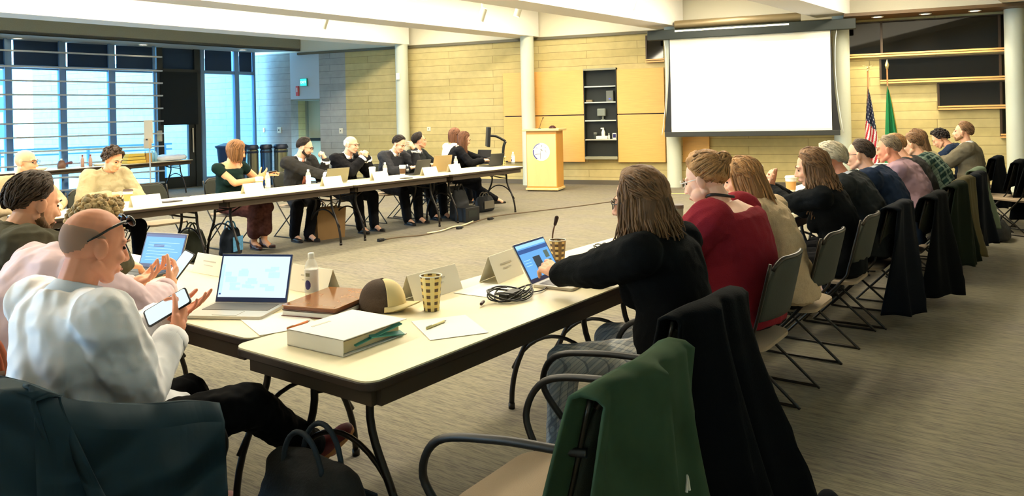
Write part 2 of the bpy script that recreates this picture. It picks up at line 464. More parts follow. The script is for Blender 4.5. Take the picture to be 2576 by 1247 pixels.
# the glass door with its shade
a, b = gs(398), gs(503)
d = sroot('door_2', G0, YAW_G)
zd1 = ongwall(440, 314)[1]
mb = MB(); gbox(mb, a+.05, a-.09, 0, ZG, -.06, .1); gbox(mb, b+.16, b, 0, ZG, -.06, .1); gbox(mb, a, b, 0, .27, -.05, .06); gbox(mb, a, b, zt-.05, zt+.07, -.05, .1); gbox(mb, b+.32, b+.16, 0, zt, -.04, .06)
mb.build('door_frame', M_dark, d)
mb = MB(); gbox(mb, a-.09, b+.32, .27, zd1+.4, -.01, 0); mb.build('pane', glass, d)
mb = MB(); gbox(mb, a-.02, b+.1, zd1, zt, .10, .115); mb.build('roller_shade', mat('black_shade_cloth', (16, 22, 24), .9), d)
mb = MB(); gbox(mb, a-.09, b+.16, zt+.07, ZG, .0, .012); mb.build('upper_shade', M_shade, d)
mb = MB(); gbox(mb, b+.25, b+.22, .85, 1.45, .08, .11); mb.build('door_handle', M_steel, d)
n0 = len(bays)
for k, (xa, xb) in enumerate(((503, 590), (590, 641))):
    a, b = gs(xa), gs(xb)
    w = sroot('window_%d' % (n0+k+1), G0, YAW_G)
    zt2 = ongwall(560, 183)[1]
    mb = MB(); gbox(mb, a+.02, a-.1, 0, ZG, -.06, .1); gbox(mb, a, b, 0, .22, -.06, .06); gbox(mb, a, b, zt2-.04, zt2+.04, -.06, .08)
    if k: gbox(mb, b+.05, b, 0, ZG, -.06, .08)
    mb.build('window_frame', M_mull, w)
    mb = MB(); gbox(mb, a-.1, b+.02, .22, zt2-.04, -.01, 0); mb.build('pane', glass, w)
    mb = MB(); gbox(mb, a-.16, b+.06, zt2+.04, ZG, .0, .012); mb.build('roller_shade', M_shade, w)
# interior louvre screen in front of the windows
lv = thing('louvre_screen', 'tall screen of thin grey horizontal rails standing before the left windows', 'louvre screen', G0, YAW_G)
off = .35
def glv(x, y):
    a, dd = ray(x, y); p0 = G0+GN*off; Y = p0.dot(GN)/(a*GN.x+GN.y); p = V((a*Y, Y, H_-dd*Y)); return -(p-p0).dot(GD), p.z
sA = glv(409, 300)[0]; sB = sA+22
M_rail = mat('grey_rail', (196, 200, 200), .4, .2)
for y in (133, 171, 205, 239, 274, 309, 343, 378, 412, 446, 478):
    z = glv(160, y)[1]
    if z < .1: continue
    mb = MB(); gbox(mb, sB, sA, z-.017, z+.017, off-.02, off+.06); mb.build('rail', M_rail, lv)
for x in (20, 157, 281, 393):
    s = glv(x, 300)[0]
    mb = MB(); gbox(mb, s+.025, s-.025, 0, ZG, off-.08, off-.03); mb.build('post', M_mull, lv)
# ------------------------------------------------------------------ outdoors
M_out = mat('grey_precast', (158, 170, 178), .8)
M_outglass = mat('office_glass', (66, 104, 134), .3)
terr = MB().prism([tuple((gwall(-6, 0, -.1)).xy), tuple(gwall(32, 0, -.1).xy), tuple(gwall(32, 0, -40).xy), tuple(gwall(-20, 0, -40).xy)], -.3, -.02).build('ground_outside', mat('pale_concrete', (176, 182, 186), .9)); struct(terr)
def tower(label, s0, s1, off, z1, nx, nz, zw0, skip=()):
    t = thing('office_building', label, 'building', G0, YAW_G)
    mb = MB(); gbox(mb, s1, s0, -.02, z1, -off-6, -off); mb.build('wall', M_out, t)
    px_ = (s1-s0)/nx
    first = None
    for i in range(nx):
        for k in range(nz):
            z = zw0+k*1.35
            if first is None:
                mb = MB(); gbox(mb, .32, -.32, 0, .75, -.03, .02); first = mb.build('window', M_outglass, t); w = first
            else:
                w = first.copy(); COL.objects.link(w); w.parent = t
            w.location = (-(s0+px_*(i+.5)), off, z)
    return t
tower('white office block with rows of small windows across the terrace behind the left window', 14.5, 31, 22, 15, 9, 5, 1.3)
tower('taller pale office block with narrow windows, seen between the louvre rails', -2, 13.5, 26, 22, 11, 6, 1.0)
rl = thing('terrace_railing', 'dark metal railing on the terrace outside the windows', 'railing', G0, YAW_G)
mb = MB()
gbox(mb, 30, .8, .98, 1.03, -3.0, -2.95); gbox(mb, 30, .8, .84, .88, -3.0, -2.95); mb.build('handrail', M_mull, rl)
pp = None
for k in range(15):
    mb = MB()
    if pp is None:
        gbox(mb, .03, -.03, -.02, 1.03, -3.01, -2.94); pp = mb.build('post', M_mull, rl)
        q = pp
    else:
        q = pp.copy(); COL.objects.link(q); q.parent = rl
    q.location = (-(1.0+2.0*k), 0, 0)
ob = thing('terrace_table', 'pale terrace bench table beyond the far left panes', 'table', gwall(9, -.02, -5), YAW_G)
MB().box((0, 0, .72), (2.2, .8, .05)).build('tabletop', M_out, ob)
for sx in (-1, 1):
    for sy in (-.3, .3): MB().box((sx*.95, sy, .35), (.05, .05, .70)).build('leg', M_mull, ob)

# ------------------------------------------------------------------ ceiling lighting: linear lamps in the bays
M_lin = mat('linear_lamp_lens', (255, 246, 225), .4, emit=(255, 243, 217), estr=23)
names = ['between the first beam and the window soffit', 'between the first and second beams from the windows', 'in the middle bay of the ceiling', 'in the bay above the projection screen', 'in the bay above the flags']
ctr = [E[0]+BN*1.4, (E[0]+E[1])/2+BN*.3, (E[1]+E[2])/2+BN*.3, (E[2]+E[3])/2+BN*.3, (E[3]+E[4])/2+BN*.3]
LAMPS = []
for i, c in enumerate(ctr):
    if i == 0: continue
    L = 26.5 if i < 4 else 12  # strips lengthened past the camera, unseen there, to add light on the near backs
    t = thing('linear_ceiling_lamp', 'long recessed strip lamp '+names[i], 'ceiling light', c-BD*(L/2+.8)+V((0, 0, ZC-.02)), math.atan2(BD.y, BD.x))
    MB().box((0, 0, -.035), (L, .5, .07)).build('housing', M_white, t)
    MB().box((0, 0, -.075), (L-.06, .42, .01)).build('lens', M_lin, t)
# small cylinder spots hanging in the bays
for x, y, Y, lab in ((1213, 38, 14.0, 'white cylinder spotlight hanging nearest the middle beam'), (1304, 26, 14.2, 'white cylinder spotlight just beside the second beam'), (817, 58, 15.2, 'white cylinder spotlight hanging under the first bay'), (1592, 6, 13.0, 'white cylinder spotlight high above the lectern')):
    p = atY(x, y, Y)
    t = thing('cylinder_spotlight', lab, 'spotlight', p)
    tilt = Matrix.Rotation(R(18), 4, 'Y')
    o = MB().lathe([(.045, .13), (.06, .12), (.06, -.12), (.05, -.12), (.048, -.09)]).build('housing', mat('spot_housing', (222, 218, 196), .4), t, auto=40); o.matrix_local = tilt
    o = MB().lathe([(.0005, -.1), (.048, -.1), (.048, -.095), (.0005, -.095)]).build('lens', M_lamp_warm, t); o.matrix_local = tilt
    MB().cyl((0, 0, .1), (0, 0, 3.83-p.z), .012, n=8).build('stem', M_white, t)

# ------------------------------------------------------------------ stepped dark windows right of the screen
M_dglass = mat('dark_glass', (12, 11, 9), .04, spec=.45)
def wq(x, y): return onwall(x, y, .02)
def win(n, x0, y0, x1, y1, mull=()):
    s0 = wq(x0, (y0+y1)/2)[0]; s1 = wq(x1, (y0+y1)/2)[0]; z1 = wq((x0+x1)/2, y0)[1]; z0 = wq((x0+x1)/2, y1)[1]
    w = sroot('window_%d' % n, W0, YAW_W)
    mb = MB(); wallbox(mb, s0, s1, z0+.0, z1, .0, .012); mb.build('pane', M_dglass, w)
    mb = MB(); wallbox(mb, s0-.03, s1+.03, z0-.075, z0-.045, 0, .10); wallbox(mb, s0-.03, s1+.03, z0-.03, z0, 0, .07); mb.build('sill', M_sill, w)
    mb = MB(); wallbox(mb, s0-.035, s0, z0-.045, z1, 0, .035); wallbox(mb, s0, s1, z1-.02, z1, 0, .03)
    for xm in mull:
        sm = wq(xm, (y0+y1)/2)[0]; wallbox(mb, sm-.02, sm+.02, z0, z1, 0, .03)
    mb.build('mullion', mat('dark_window_frame', (60, 44, 28), .5), w)
win(21, 2116, 46, 2562, 128, (2217, 2514))
win(22, 2217, 140, 2563, 195, (2516,))
win(23, 2363, 205, 2564, 264, (2518,))
win(24, 2521, 272, 2567, 336)
win(25, 1628, 88, 1668, 148)
for x, y, lab in ((2206, 42, 'downlight in the ledge just right of the screen'), (2325, 33, 'downlight in the ledge above the middle dark windows'), (2448, 24, 'downlight in the ledge at the far right')):
    s, z = onwall(x, y, .35)
    p = wall(s, ZB-.075, .5)
    downlight(p, lab)
mb = MB(); wallbox(mb, onwall(2120, 40)[0], s_end, ZB-.07, ZB-.01, .05, .8); struct(onw(mb, 'trim_4', mat('bronze_soffit', (86, 64, 36), .5)))
# ================================================================== tables and chairs
TZ = .737
M_lam = mat('cream_laminate', (250, 238, 200), .32, var=.03, vscale=14)
M_edge = mat('dark_brown_edge', (46, 32, 20), .5)
M_apron = mat('dark_steel_apron', (64, 52, 38), .5, .2)
M_leg = mat('dark_table_leg', (34, 28, 22), .4, .4)
def rrect(w, h, r, k=6):
    o = []
    for cx_, cy_, a0 in ((w/2-r, h/2-r, 0), (-w/2+r, h/2-r, 90), (-w/2+r, -h/2+r, 180), (w/2-r, -h/2+r, 270)):
        for i in range(k+1):
            a = R(a0+90*i/k); o.append((cx_+r*math.cos(a), cy_+r*math.sin(a)))
    return o
TL, TWD = 1.83, .742
def make_table(label, group):
    t = thing('folding_table', label, 'table', (0, 0, 0), 0, group)
    MB().prism(rrect(TL-.006, TWD-.006, .055), TZ-.006, TZ).build('tabletop', M_lam, t)
    MB().prism(rrect(TL, TWD, .058), TZ-.034, TZ-.006).build('edge_band', M_edge, t, bevel=.004)
    mb = MB()
    for sy in (-1, 1): mb.box((0, sy*(TWD/2-.035), TZ-.065), (TL-.14, .025, .062))
    for sx in (-1, 1): mb.box((sx*(TL/2-.06), 0, TZ-.065), (.025, TWD-.09, .062))
    mb.build('apron', M_apron, t)
    for sx in (-1, 1):
        x = sx*(TL/2-.2)
        for sy in (-1, 1):
            mb = MB()
            mb.tube([(x-sx*.02, sy*.15, TZ-.04)]+[(x, sy*.15, .56)]+bez((x, sy*.15, .52), (x, sy*.17, .36), (x, sy*.31, .30), (x, sy*.315, .012), 10), .0145, 8)
            mb.cyl((x, sy*.315, .0), (x, sy*.315, .03), .018, n=10)
            mb.build('leg', M_leg, t, smooth=True)
        mb = MB()
        mb.tube(bez((x, -.30, .22), (x, -.15, .50), (x, .15, .50), (x, .30, .22), 14), .010, 8)
        mb.tube(bez((x, -.15, .55), (x-sx*.1, -.05, .56), (x-sx*.3, 0, .62), (x-sx*.42, 0, TZ-.04), 10), .009, 8)
        mb.tube(bez((x, .15, .55), (x-sx*.1, .05, .56), (x-sx*.3, 0, .62), (x-sx*.42, 0, TZ-.04), 10), .009, 8)
        mb.tube([(x, -.15, .6), (x, .15, .6)], .009, 8)
        mb.build('brace', M_leg, t, smooth=True)
    return t
YT = math.atan2(TT.y, TT.x); YM = math.atan2(MM.y, MM.x)
tab0 = make_table('nearest folding table of the right row, with the white binder and checked cup on it', 'folding tables in the right row')
tab0.location = W(TL/2, TWD/2); tab0.rotation_euler = (0, 0, YT)
ords = ['second', 'third', 'fourth', 'fifth', 'sixth']
for k in range(1, 6):
    lab = '%s folding table from the camera in the right row%s' % (ords[k-1], (', under the grey tumbler' if k == 1 else ', the last one near the flags' if k == 5 else ''))
    dup(tab0, W(TL/2+(TL+.006)*k, TWD/2), YT, lab, 'folding tables in the right row')
for k, lab in enumerate(('folding table of the left row meeting the right row, under the big silver laptop', 'folding table in the middle of the left row, under the curly haired man', 'last folding table of the left row, beside the far row')):
    dup(tab0, W(.085+TWD/2, TWD+.008+TL/2+(TL+.006)*k), YM, lab, 'folding tables in the left row')
for k, lab in enumerate(('leftmost folding table of the far row, before the turtleneck woman', 'far row folding table before the woman in the green dress and bearded man', 'far row folding table before the white haired man', 'far row folding table nearest the lectern')):
    dup(tab0, W(1.28+TL/2+(TL)*k, 5.62+TWD/2), YT, lab, 'folding tables in the far row')

M_seat = mat('taupe_seat_fabric', (150, 132, 108), .9, bump=.2, bscale=220)
M_back = mat('grey_green_chair_back', (48, 51, 41), .85, bump=.2, bscale=220)
M_rod = mat('dark_chair_rod', (52, 48, 42), .3, .7)
def make_chair(label, arms=False, m=None):
    t = thing('stacking_chair', label, 'chair')
    def rr(w, h, r): return rrect(w, h, r)
    mb = MB(); secs = []
    for z, k in ((.408, .9), (.415, 1.0), (.433, 1.0), (.440, .93)):
        secs.append([V((x*k, y*k, z+(-.008 if y < 0 else 0.0))) for x, y in rr(.47, .45, .09)])
    mb.rings(secs); mb.build('seat', M_seat, t, smooth=True, auto=45)
    # curved back slab
    P = []; Q = []
    nx, nz = 16, 12
    def bp(i, j):
        u = -1+2*i/nx; v = j/nz
        wv = .235*(1-.10*v**3)
        # rounded upper corners
        zt = .56+.29*v - (.05*max(0, abs(u)-.6)**2/.16 if v > .5 else 0)*(v-.5)*2
        return V((u*wv, -.225-.07*v-.05*(1-u*u)+.02, zt))
    for i in range(nx+1):
        P.append([bp(i, j) for j in range(nz+1)])
    MB().grid(P).build('backrest', m or M_back, t, smooth=True, solid=.022)
    for s in (-1, 1):
        x = s*.245
        pts = spline([(x*.9, .19, .43), (x, .13, .34), (x, -.22, .03), (x, -.235, .014), (x, -.19, .012), (x, .2, .012), (x, .235, .016), (x, .21, .05), (x, -.14, .42), (x, -.20, .54), (x*.98, -.275, .84)], 5)
        MB().tube(pts, .0085, 8).build('sled_leg', M_rod, t, smooth=True)
        if arms:
            pts = spline([(x*1.0, .20, .40), (x*1.10, .27, .52), (x*1.16, .20, .645), (x*1.14, 0, .69), (x*1.06, -.2, .70), (x*.98, -.262, .70)], 6)
            MB().tube(pts, .0125, 8).build('armrest', M_black, t, smooth=True)
    top = [bp(i, nz)+V((0, 0, .004)) for i in range(nx+1)]
    MB().tube(top, .0115, 8).build('back_rim', M_rod, t, smooth=True)
    return t
chair_plain = make_chair('stacking chair')
chair_arms = make_chair('stacking chair', True)
used = set()
def chair(t, m, yaw, label, group, arms=False, dy=0.0):
    src = chair_arms if arms else chair_plain
    p = W(t, m)+Matrix.Rotation(yaw, 3, 'Z') @ V((0, dy, 0))
    if src.name not in used:
        used.add(src.name); src.location = p; src.rotation_euler = (0, 0, yaw); src['label'] = label; src['group'] = group; return src
    return dup(src, p, yaw, label, group)

TZ += .0013
# ------------------------------------------------------------------ coats over chair backs (chair-local shape)
def coat(chair_o, label, m, w0=.25, w1=.30, zb=.12, zf=.5, seed=0, fold=.02, flare=.14, sleeves=False, name='draped_jacket', cat='jacket', hem=0.0, collar=False):
    t = thing(name, label, cat, chair_o.location, chair_o.rotation_euler[2])
    rr = random.Random(seed); ph = [rr.uniform(0, 6.28) for _ in range(6)]
    nu, nv = 48, 40
    P = []
    for i in range(nu+1):
        u = -1+2*i/nu; row = []
        # path over the back: front bottom -> over the top -> back bottom
        top = .872-.028*abs(u)**3; ytop = -.300-.05*(1-u*u)+.02
        for j in range(nv+1):
            v = j/nv
            if v < .22:                         # inside, in front of the back
                k = v/.22; z = zf+(top-zf)*k; y = ytop+.045+.10*(1-k); d = (1-k)
                sgn = 1
            elif v < .30:
                k = (v-.22)/.08; a = math.pi*k
                z = top+.018*math.sin(a); y = ytop+.055*math.cos(a)*.9-.006; d = 0; sgn = -.35 if v > .26 else .2
            else:
                k = (v-.30)/.70; z = top+(zb+hem*u-top)*k; y = ytop-.055-flare*k**1.3; d = k; sgn = -1
            ww = w0+(w1-w0)*d
            wob = fold*(.34+.66*d)*(1.1*(1-2*abs(math.sin(3.1*u+ph[0]+.8*d))**.8)+.6*math.sin(9*u+ph[1]-2*d)+.3*math.sin(17*u+ph[2]))
            x = u*ww+.35*wob*math.cos(7*u+ph[3])
            wrap = .16*abs(u)**4*d if sgn < 0 else 0
            row.append(V((x, y+(sgn*wob*1.0 if sgn < 0 else sgn*wob*.3)+wrap, z+.010*math.sin(9*u+ph[4])*d)))
        P.append(row)
    MB().grid(P).build('cloth', m, t, smooth=True, solid=.012)
    if sleeves:
        for s in (-1, 1):
            pts = spline([(s*(w0-.03), -.36, .78), (s*(w0+.055), -.35, .66), (s*(w0+.07+.02*rr.random()), -.37-.04*rr.random(), .45), (s*(w0+.05), -.40, .24)], 6)
            n = len(pts)
            MB().tube(pts, [.05+.012*math.sin(k*1.9+seed+s)+.008*math.sin(k*3.7) for k in range(n)], 14).build('sleeve', m, t, smooth=True)
    if collar:
        pts = [V((.15*math.cos(a), -.365-.05*math.sin(a), .862-.02*math.sin(a))) for a in [math.pi*i/12 for i in range(13)]]
        MB().tube(pts, [.012+.012*math.sin(math.pi*i/12) for i in range(13)], 10).build('collar', m, t, smooth=True)
    return t
# ================================================================== people
SKIN = {'light': mat('skin_light', (236, 176, 140), .5, var=.05, vscale=18, spec=.35), 'pale': mat('skin_pale', (242, 190, 158), .5, var=.05, vscale=18, spec=.35),
        'ruddy': mat('skin_ruddy', (222, 150, 116), .5, var=.06, vscale=18, spec=.35), 'tan': mat('skin_tan', (222, 162, 120), .5, var=.05, vscale=18, spec=.35)}
M_eye = mat('eye_dark', (40, 30, 26), .2); M_lip = mat('lip_rose', (176, 96, 84), .5)
M_frame = mat('spectacle_frame', (40, 30, 24), .3)
def hairmat(n, rgb): return mat('hair_'+n, rgb, .6, island=.42, spec=.3, bump=.9, bscale=90, stretch=(1, 1, .18), bdist=.006)
HAIR = {'brown': hairmat('brown', (110, 80, 52)), 'midbrown': hairmat('midbrown', (118, 82, 50)), 'dark': hairmat('dark', (58, 44, 32)), 'black': hairmat('black', (36, 28, 24)), 'grey': hairmat('grey', (168, 156, 130)), 'white': hairmat('white', (232, 224, 200)),
        'blonde': hairmat('blonde', (196, 150, 88)), 'auburn': hairmat('auburn', (104, 68, 46)), 'lightbrown': hairmat('lightbrown', (150, 110, 66)), 'sandy': hairmat('sandy', (186, 160, 112)), 'greybrown': hairmat('greybrown', (120, 104, 82)),
        'stubble': mat('hair_stubble', (158, 122, 100), .8)}
def ik(a, tgt, l1, l2, pole):
    d = tgt-a; L = min(d.length, (l1+l2)*.998); L = max(L, abs(l1-l2)+.02); dr = d.normalized()
    c = (l1*l1+L*L-l2*l2)/(2*l1*L); c = max(-1, min(1, c)); s = math.sqrt(1-c*c)
    p = pole-dr*pole.dot(dr)
    p = p.normalized() if p.length > 1e-5 else dr.orthogonal().normalized()
    return a+dr*l1*c+p*l1*s, a+dr*L
def hand(mb, wrist, fwd, pn, side, curl=(25, 30, 35, 40), thumb=35, k=1.0, spread=5, tha=46):
    """side +1 right hand; fwd: direction of the fingers; pn: direction the palm faces"""
    f = fwd.normalized(); n = (pn-f*pn.dot(f)); n = n.normalized() if n.length > 1e-5 else f.orthogonal().normalized()
    x = f.cross(-n) * 1.0                        # to the right when palm faces away below
    x = x.normalized()*1.0
    tside = -x*side                              # thumb side
    lat = [.030, .010, -.011, -.030]
    ln = [(.043, .026, .021), (.048, .030, .023), (.045, .028, .021), (.035, .021, .018)]
    base = [.088, .092, .087, .078]
    mb.capsule(wrist-f*.03*k, wrist+f*.03*k, .026*k, .030*k)
    for i in range(4):
        a = wrist+f*.012*k+tside*lat[i]*.55*k; b = wrist+f*base[i]*k+tside*lat[i]*k
        mb.capsule(a, b, .0165*k, .0125*k, 10, 3)
        p = b; ang = 0
        sp = tside*math.sin(R(spread*(1.5-i)))
        for q in range(3):
            ang += R(curl[i]*(1.0 if q == 0 else .95 if q == 1 else .6))
            d = (f*math.cos(ang)+n*math.sin(ang)+sp*math.cos(ang)).normalized()
            e = p+d*ln[i][q]*k
            r0 = (.0098-.0010*q)*k*(1 if i < 3 else .88); mb.capsule(p, e, r0, r0-.0009*k, 8, 3); p = e
    a = wrist+f*.022*k+tside*.024*k; mb.capsule(a-tside*.008*k, a+f*.02*k+tside*.016*k+n*.008*k, .018*k, .015*k, 10, 3)
    p = a+f*.012*k+tside*.012*k+n*.008*k
    for q, L in enumerate((.040, .031, .026)):
        an = R(tha-thumb*.35*q)
        d = (f*math.cos(an)+tside*math.sin(an)+n*(.30+.18*q)).normalized()
        e = p+d*L*k; mb.capsule(p, e, (.0125-.0015*q)*k, (.0112-.0015*q)*k, 8, 3); p = e
def head_prims(mb, T, k=1.0, jaw=1.0, chub=0.0):
    def E(c, r, Mx=None): 
        M3 = T.to_3x3() @ (Mx or Matrix.Identity(3)); mb.ell(T @ V(c), r, M3)
    def C(a, b, r0, r1): mb.capsule(T @ V(a), T @ V(b), r0, r1, 12, 4)
    E((0, -.012, .030), (.076, .097, .092))
    E((0, .030, -.022), (.063*jaw, .064, .082))
    E((0, .062, -.094), (.026*jaw, .024, .021))
    for s in (-1, 1):
        C((s*.054*jaw, .0, -.052), (s*.022, .060, -.094), .022, .018)
        C((s*.014, .083, .028), (s*.042, .070, .028), .0125, .011)
        E((s*.036, .064, -.024), (.024+chub*.012, .026, .024+chub*.01))
        E((s*.012, .099, -.031), (.0095, .012, .009))
        E((s*.079, -.006, -.002), (.010, .020, .033), rot(s*-24, 0, s*8))
        E((s*.083, -.010, .012), (.008, .017, .018), rot(s*-34, 0, s*8))
        C((s*.010, .089, -.060), (s*.002, .095, -.058), .0072, .0078)
        C((s*.010, .087, -.070), (s*.002, .092, -.070), .0072, .0085)
        C((s*.022, .080, -.064), (s*.010, .090, -.062), .010, .009)
    C((0, .088, .016), (0, .108, -.024), .0085, .0125)
    E((0, .110, -.028), (.0115, .012, .0105))
    if chub:
        E((0, .03, -.098), (.05+.02*chub, .055, .035+.012*chub)); 
        for s in (-1, 1): E((s*.045, .03, -.06), (.03+.012*chub, .045, .04))
HC = V((0, -.012, .030))
def skull_r(d): return 1/math.sqrt((d.x/.076)**2+(d.y/.097)**2+(d.z/.092)**2)
def azel(a, e): return V((math.sin(R(a))*math.cos(R(e)), math.cos(R(a))*math.cos(R(e)), math.sin(R(e))))
def interp(x, pts):
    for (a, b), (c, d) in zip(pts, pts[1:]):
        if x <= c: return b+(d-b)*(x-a)/(c-a)
    return pts[-1][1]
LINES = {'m': [(0, 50), (35, 46), (58, 26), (74, 4), (80, -14), (92, -16), (98, 2), (112, -12), (125, -34), (180, -46)],
         'recede': [(0, 62), (30, 46), (50, 40), (66, 20), (78, 0), (84, -14), (94, -14), (100, 0), (114, -12), (128, -34), (180, -46)],
         'f': [(0, 42), (35, 36), (58, 18), (76, -8), (90, -26), (110, -34), (180, -52)],
         'fringe': [(0, 26), (40, 20), (60, 8), (76, -14), (90, -26), (110, -34), (180, -52)]}
def hair_cap(T, line, t=.016, top=0.0, back=0.0, rough=0.0, bald=None, seed=0, n=64, kz=40, sweep=0.0):
    mb = MB(); pts = []
    for j in range(kz+1):
        e = -75+165*j/kz; ring = []
        for i in range(n):
            a = 360*i/n; aa = a if a <= 180 else 360-a
            d = azel(a, e); h = interp(aa, LINES[line]); k = (e-h)/9.0
            f = max(0, min(1, k+.5)); f = f*f*(3-2*f)
            if bald is not None:
                g = max(0, min(1, (bald(aa)-e)/12+.5)); f *= g
            ed = max(0, min(1, (e-h+2)/26)); ed = ed*ed*(3-2*ed)
            th = .003+(t-.003)*ed+ed*top*max(0, math.sin(R(e)))**2+ed*back*max(0, -math.cos(R(aa)))*max(0, math.cos(R(e)))
            th += rough*(mnoise.noise(V((d.x*7, d.y*3.0, d.z*3+seed)))+.6*mnoise.noise(V((d.x*19, d.y*6, d.z*6+seed))))
            if sweep: th += sweep*max(0, math.cos(R(aa)))*max(0, math.sin(R(e+20)))
            r = skull_r(d)*(.90+.10*f)-.004+th*f
            ring.append(T @ (HC+d*r))
        pts.append(ring)
    mb.rings(pts); return mb
def tufts(mb, T, line, n=150, r=.0055, L=.05, seed=2, t=.010, to=None, bald=None):
    # short locks lying along the scalp, combed back and down (or towards the direction 'to')
    rr = random.Random(seed); c = 0; tries = 0
    while c < n and tries < n*12:
        tries += 1
        d = V((rr.gauss(0, 1), rr.gauss(0, 1), rr.gauss(0, 1))).normalized()
        e = math.degrees(math.asin(d.z)); aa = abs(math.degrees(math.atan2(d.x, d.y))); h = interp(aa, LINES[line])
        if e < h+1: continue
        pts = []; q = d.copy(); K = 5
        th = t*max(.25, min(1, (e-h)/24))
        for k in range(K+1):
            pts.append(T @ (HC+q*(skull_r(q)+th*(.75+.35*math.sin(math.pi*k/K)))))
            g_ = (V(to).normalized() if to is not None else V((.35*math.copysign(1, d.x), -.9, -.55-.5*max(0, q.z))))
            g_ = g_-q*g_.dot(q)
            if g_.length < 1e-3: break
            q = (q+g_.normalized()*(L/K)/.09+V((rr.gauss(0, .02), rr.gauss(0, .02), rr.gauss(0, .02)))).normalized()
            e2 = math.degrees(math.asin(max(-1, min(1, q.z)))); a2 = abs(math.degrees(math.atan2(q.x, q.y)))
            if e2 < interp(a2, LINES[line])-4: break
        if len(pts) < 3: continue
        m = len(pts); mb.tube(pts, [r*(.5+.6*math.sin(math.pi*(i+.4)/m)) for i in range(m)], 5); c += 1
    return mb
def locks(mb, T, up, n=90, length=.28, r=.009, seed=1, amin=55, amax=180, flare=.02, wave=.012, sides=(-1, 1), back_off=0.0, e0=(20, 75), lv=.15, tuck=0.0, curl=1.0):
    rr = random.Random(seed); Ti = T.inverted(); down = (Ti.to_3x3() @ V((0, 0, -1))).normalized()
    for i in range(n):
        a = rr.uniform(amin, amax); s = rr.choice(sides); e = rr.uniform(*e0); pts = []
        aa = a*s; L = length*(1+rr.uniform(-lv, lv)); ph = rr.uniform(0, 6.28); off = rr.uniform(.004, .02)
        # along the scalp down to about ear level
        eend = -8+rr.uniform(-6, 6)
        k = 7
        for q in range(k+1):
            ee = e+(eend-e)*q/k
            d = azel(aa+6*s*math.sin(q*.5+ph)*.4, ee); pts.append(HC+d*(skull_r(d)+off+.004*math.sin(q+ph)))
        used_ = sum((pts[q+1]-pts[q]).length for q in range(k))
        rest = max(.03, L-used_*.35)
        p = pts[-1]; dirout = V((p.x, p.y, 0)).normalized()
        m = 9
        for q in range(1, m+1):
            f = q/m
            o = dirout*(flare*f-tuck*f*f)+V((0, -back_off*f, 0))
            wv = wave*math.sin(f*7*curl+ph)*f
            pts.append(p+down*rest*f+o+dirout*wv+V((dirout.y, -dirout.x, 0))*wave*.8*math.sin(f*6*curl+ph*1.7)*f)
        K = len(pts); rs = [r*(.75+.5*math.sin(math.pi*min(1, q/(K-1)*.9+.1)))*(1-.55*(q/(K-1))**3) for q in range(K)]
        mb.tube([T @ x for x in pts], rs, 6)
    return mb
def curls(mb, T, line, n=170, r=.016, seed=3, t=.012, bald=None):
    rr = random.Random(seed); c = 0
    while c < n:
        d = V((rr.gauss(0, 1), rr.gauss(0, 1), rr.gauss(0, 1))).normalized()
        e = math.degrees(math.asin(d.z)); aa = abs(math.degrees(math.atan2(d.x, d.y)))
        if e < interp(aa, LINES[line])+3: continue
        if bald and e > bald(aa): continue
        p = HC+d*(skull_r(d)+t*rr.uniform(.4, 1.2)); q = r*rr.uniform(.7, 1.25)
        mb.ell(T @ p, (q, q*.8, q*1.05), rot(rr.uniform(0, 360), rr.uniform(0, 180)), 8, 6); c += 1
    return mb
def glasses(T, root, m=None, tint=None, up=0.0, sun=False):
    mb = MB(); mm = m or M_frame
    off = V((0, 0, up))
    for s in (-1, 1):
        pts = [V((s*.033+.024*math.cos(a), .104+.004*abs(math.sin(a))-.004*abs(math.cos(a)), .012+.0185*math.sin(a))) for a in [2*math.pi*i/18 for i in range(18)]]
        mb.tube([T @ (p+off) for p in pts], .0022, 6, closed=True)
        mb.tube([T @ (V(p)+off) for p in ((s*.057, .100, .016), (s*.074, .085, .016), (s*.083, .02, .014), (s*.083, -.012, .008))], .0022, 6)
    mb.tube([T @ (V(p)+off) for p in ((-.010, .106, .016), (0, .110, .018), (.010, .106, .016))], .002, 6)
    return mb.build('glasses', mm, root, smooth=True)

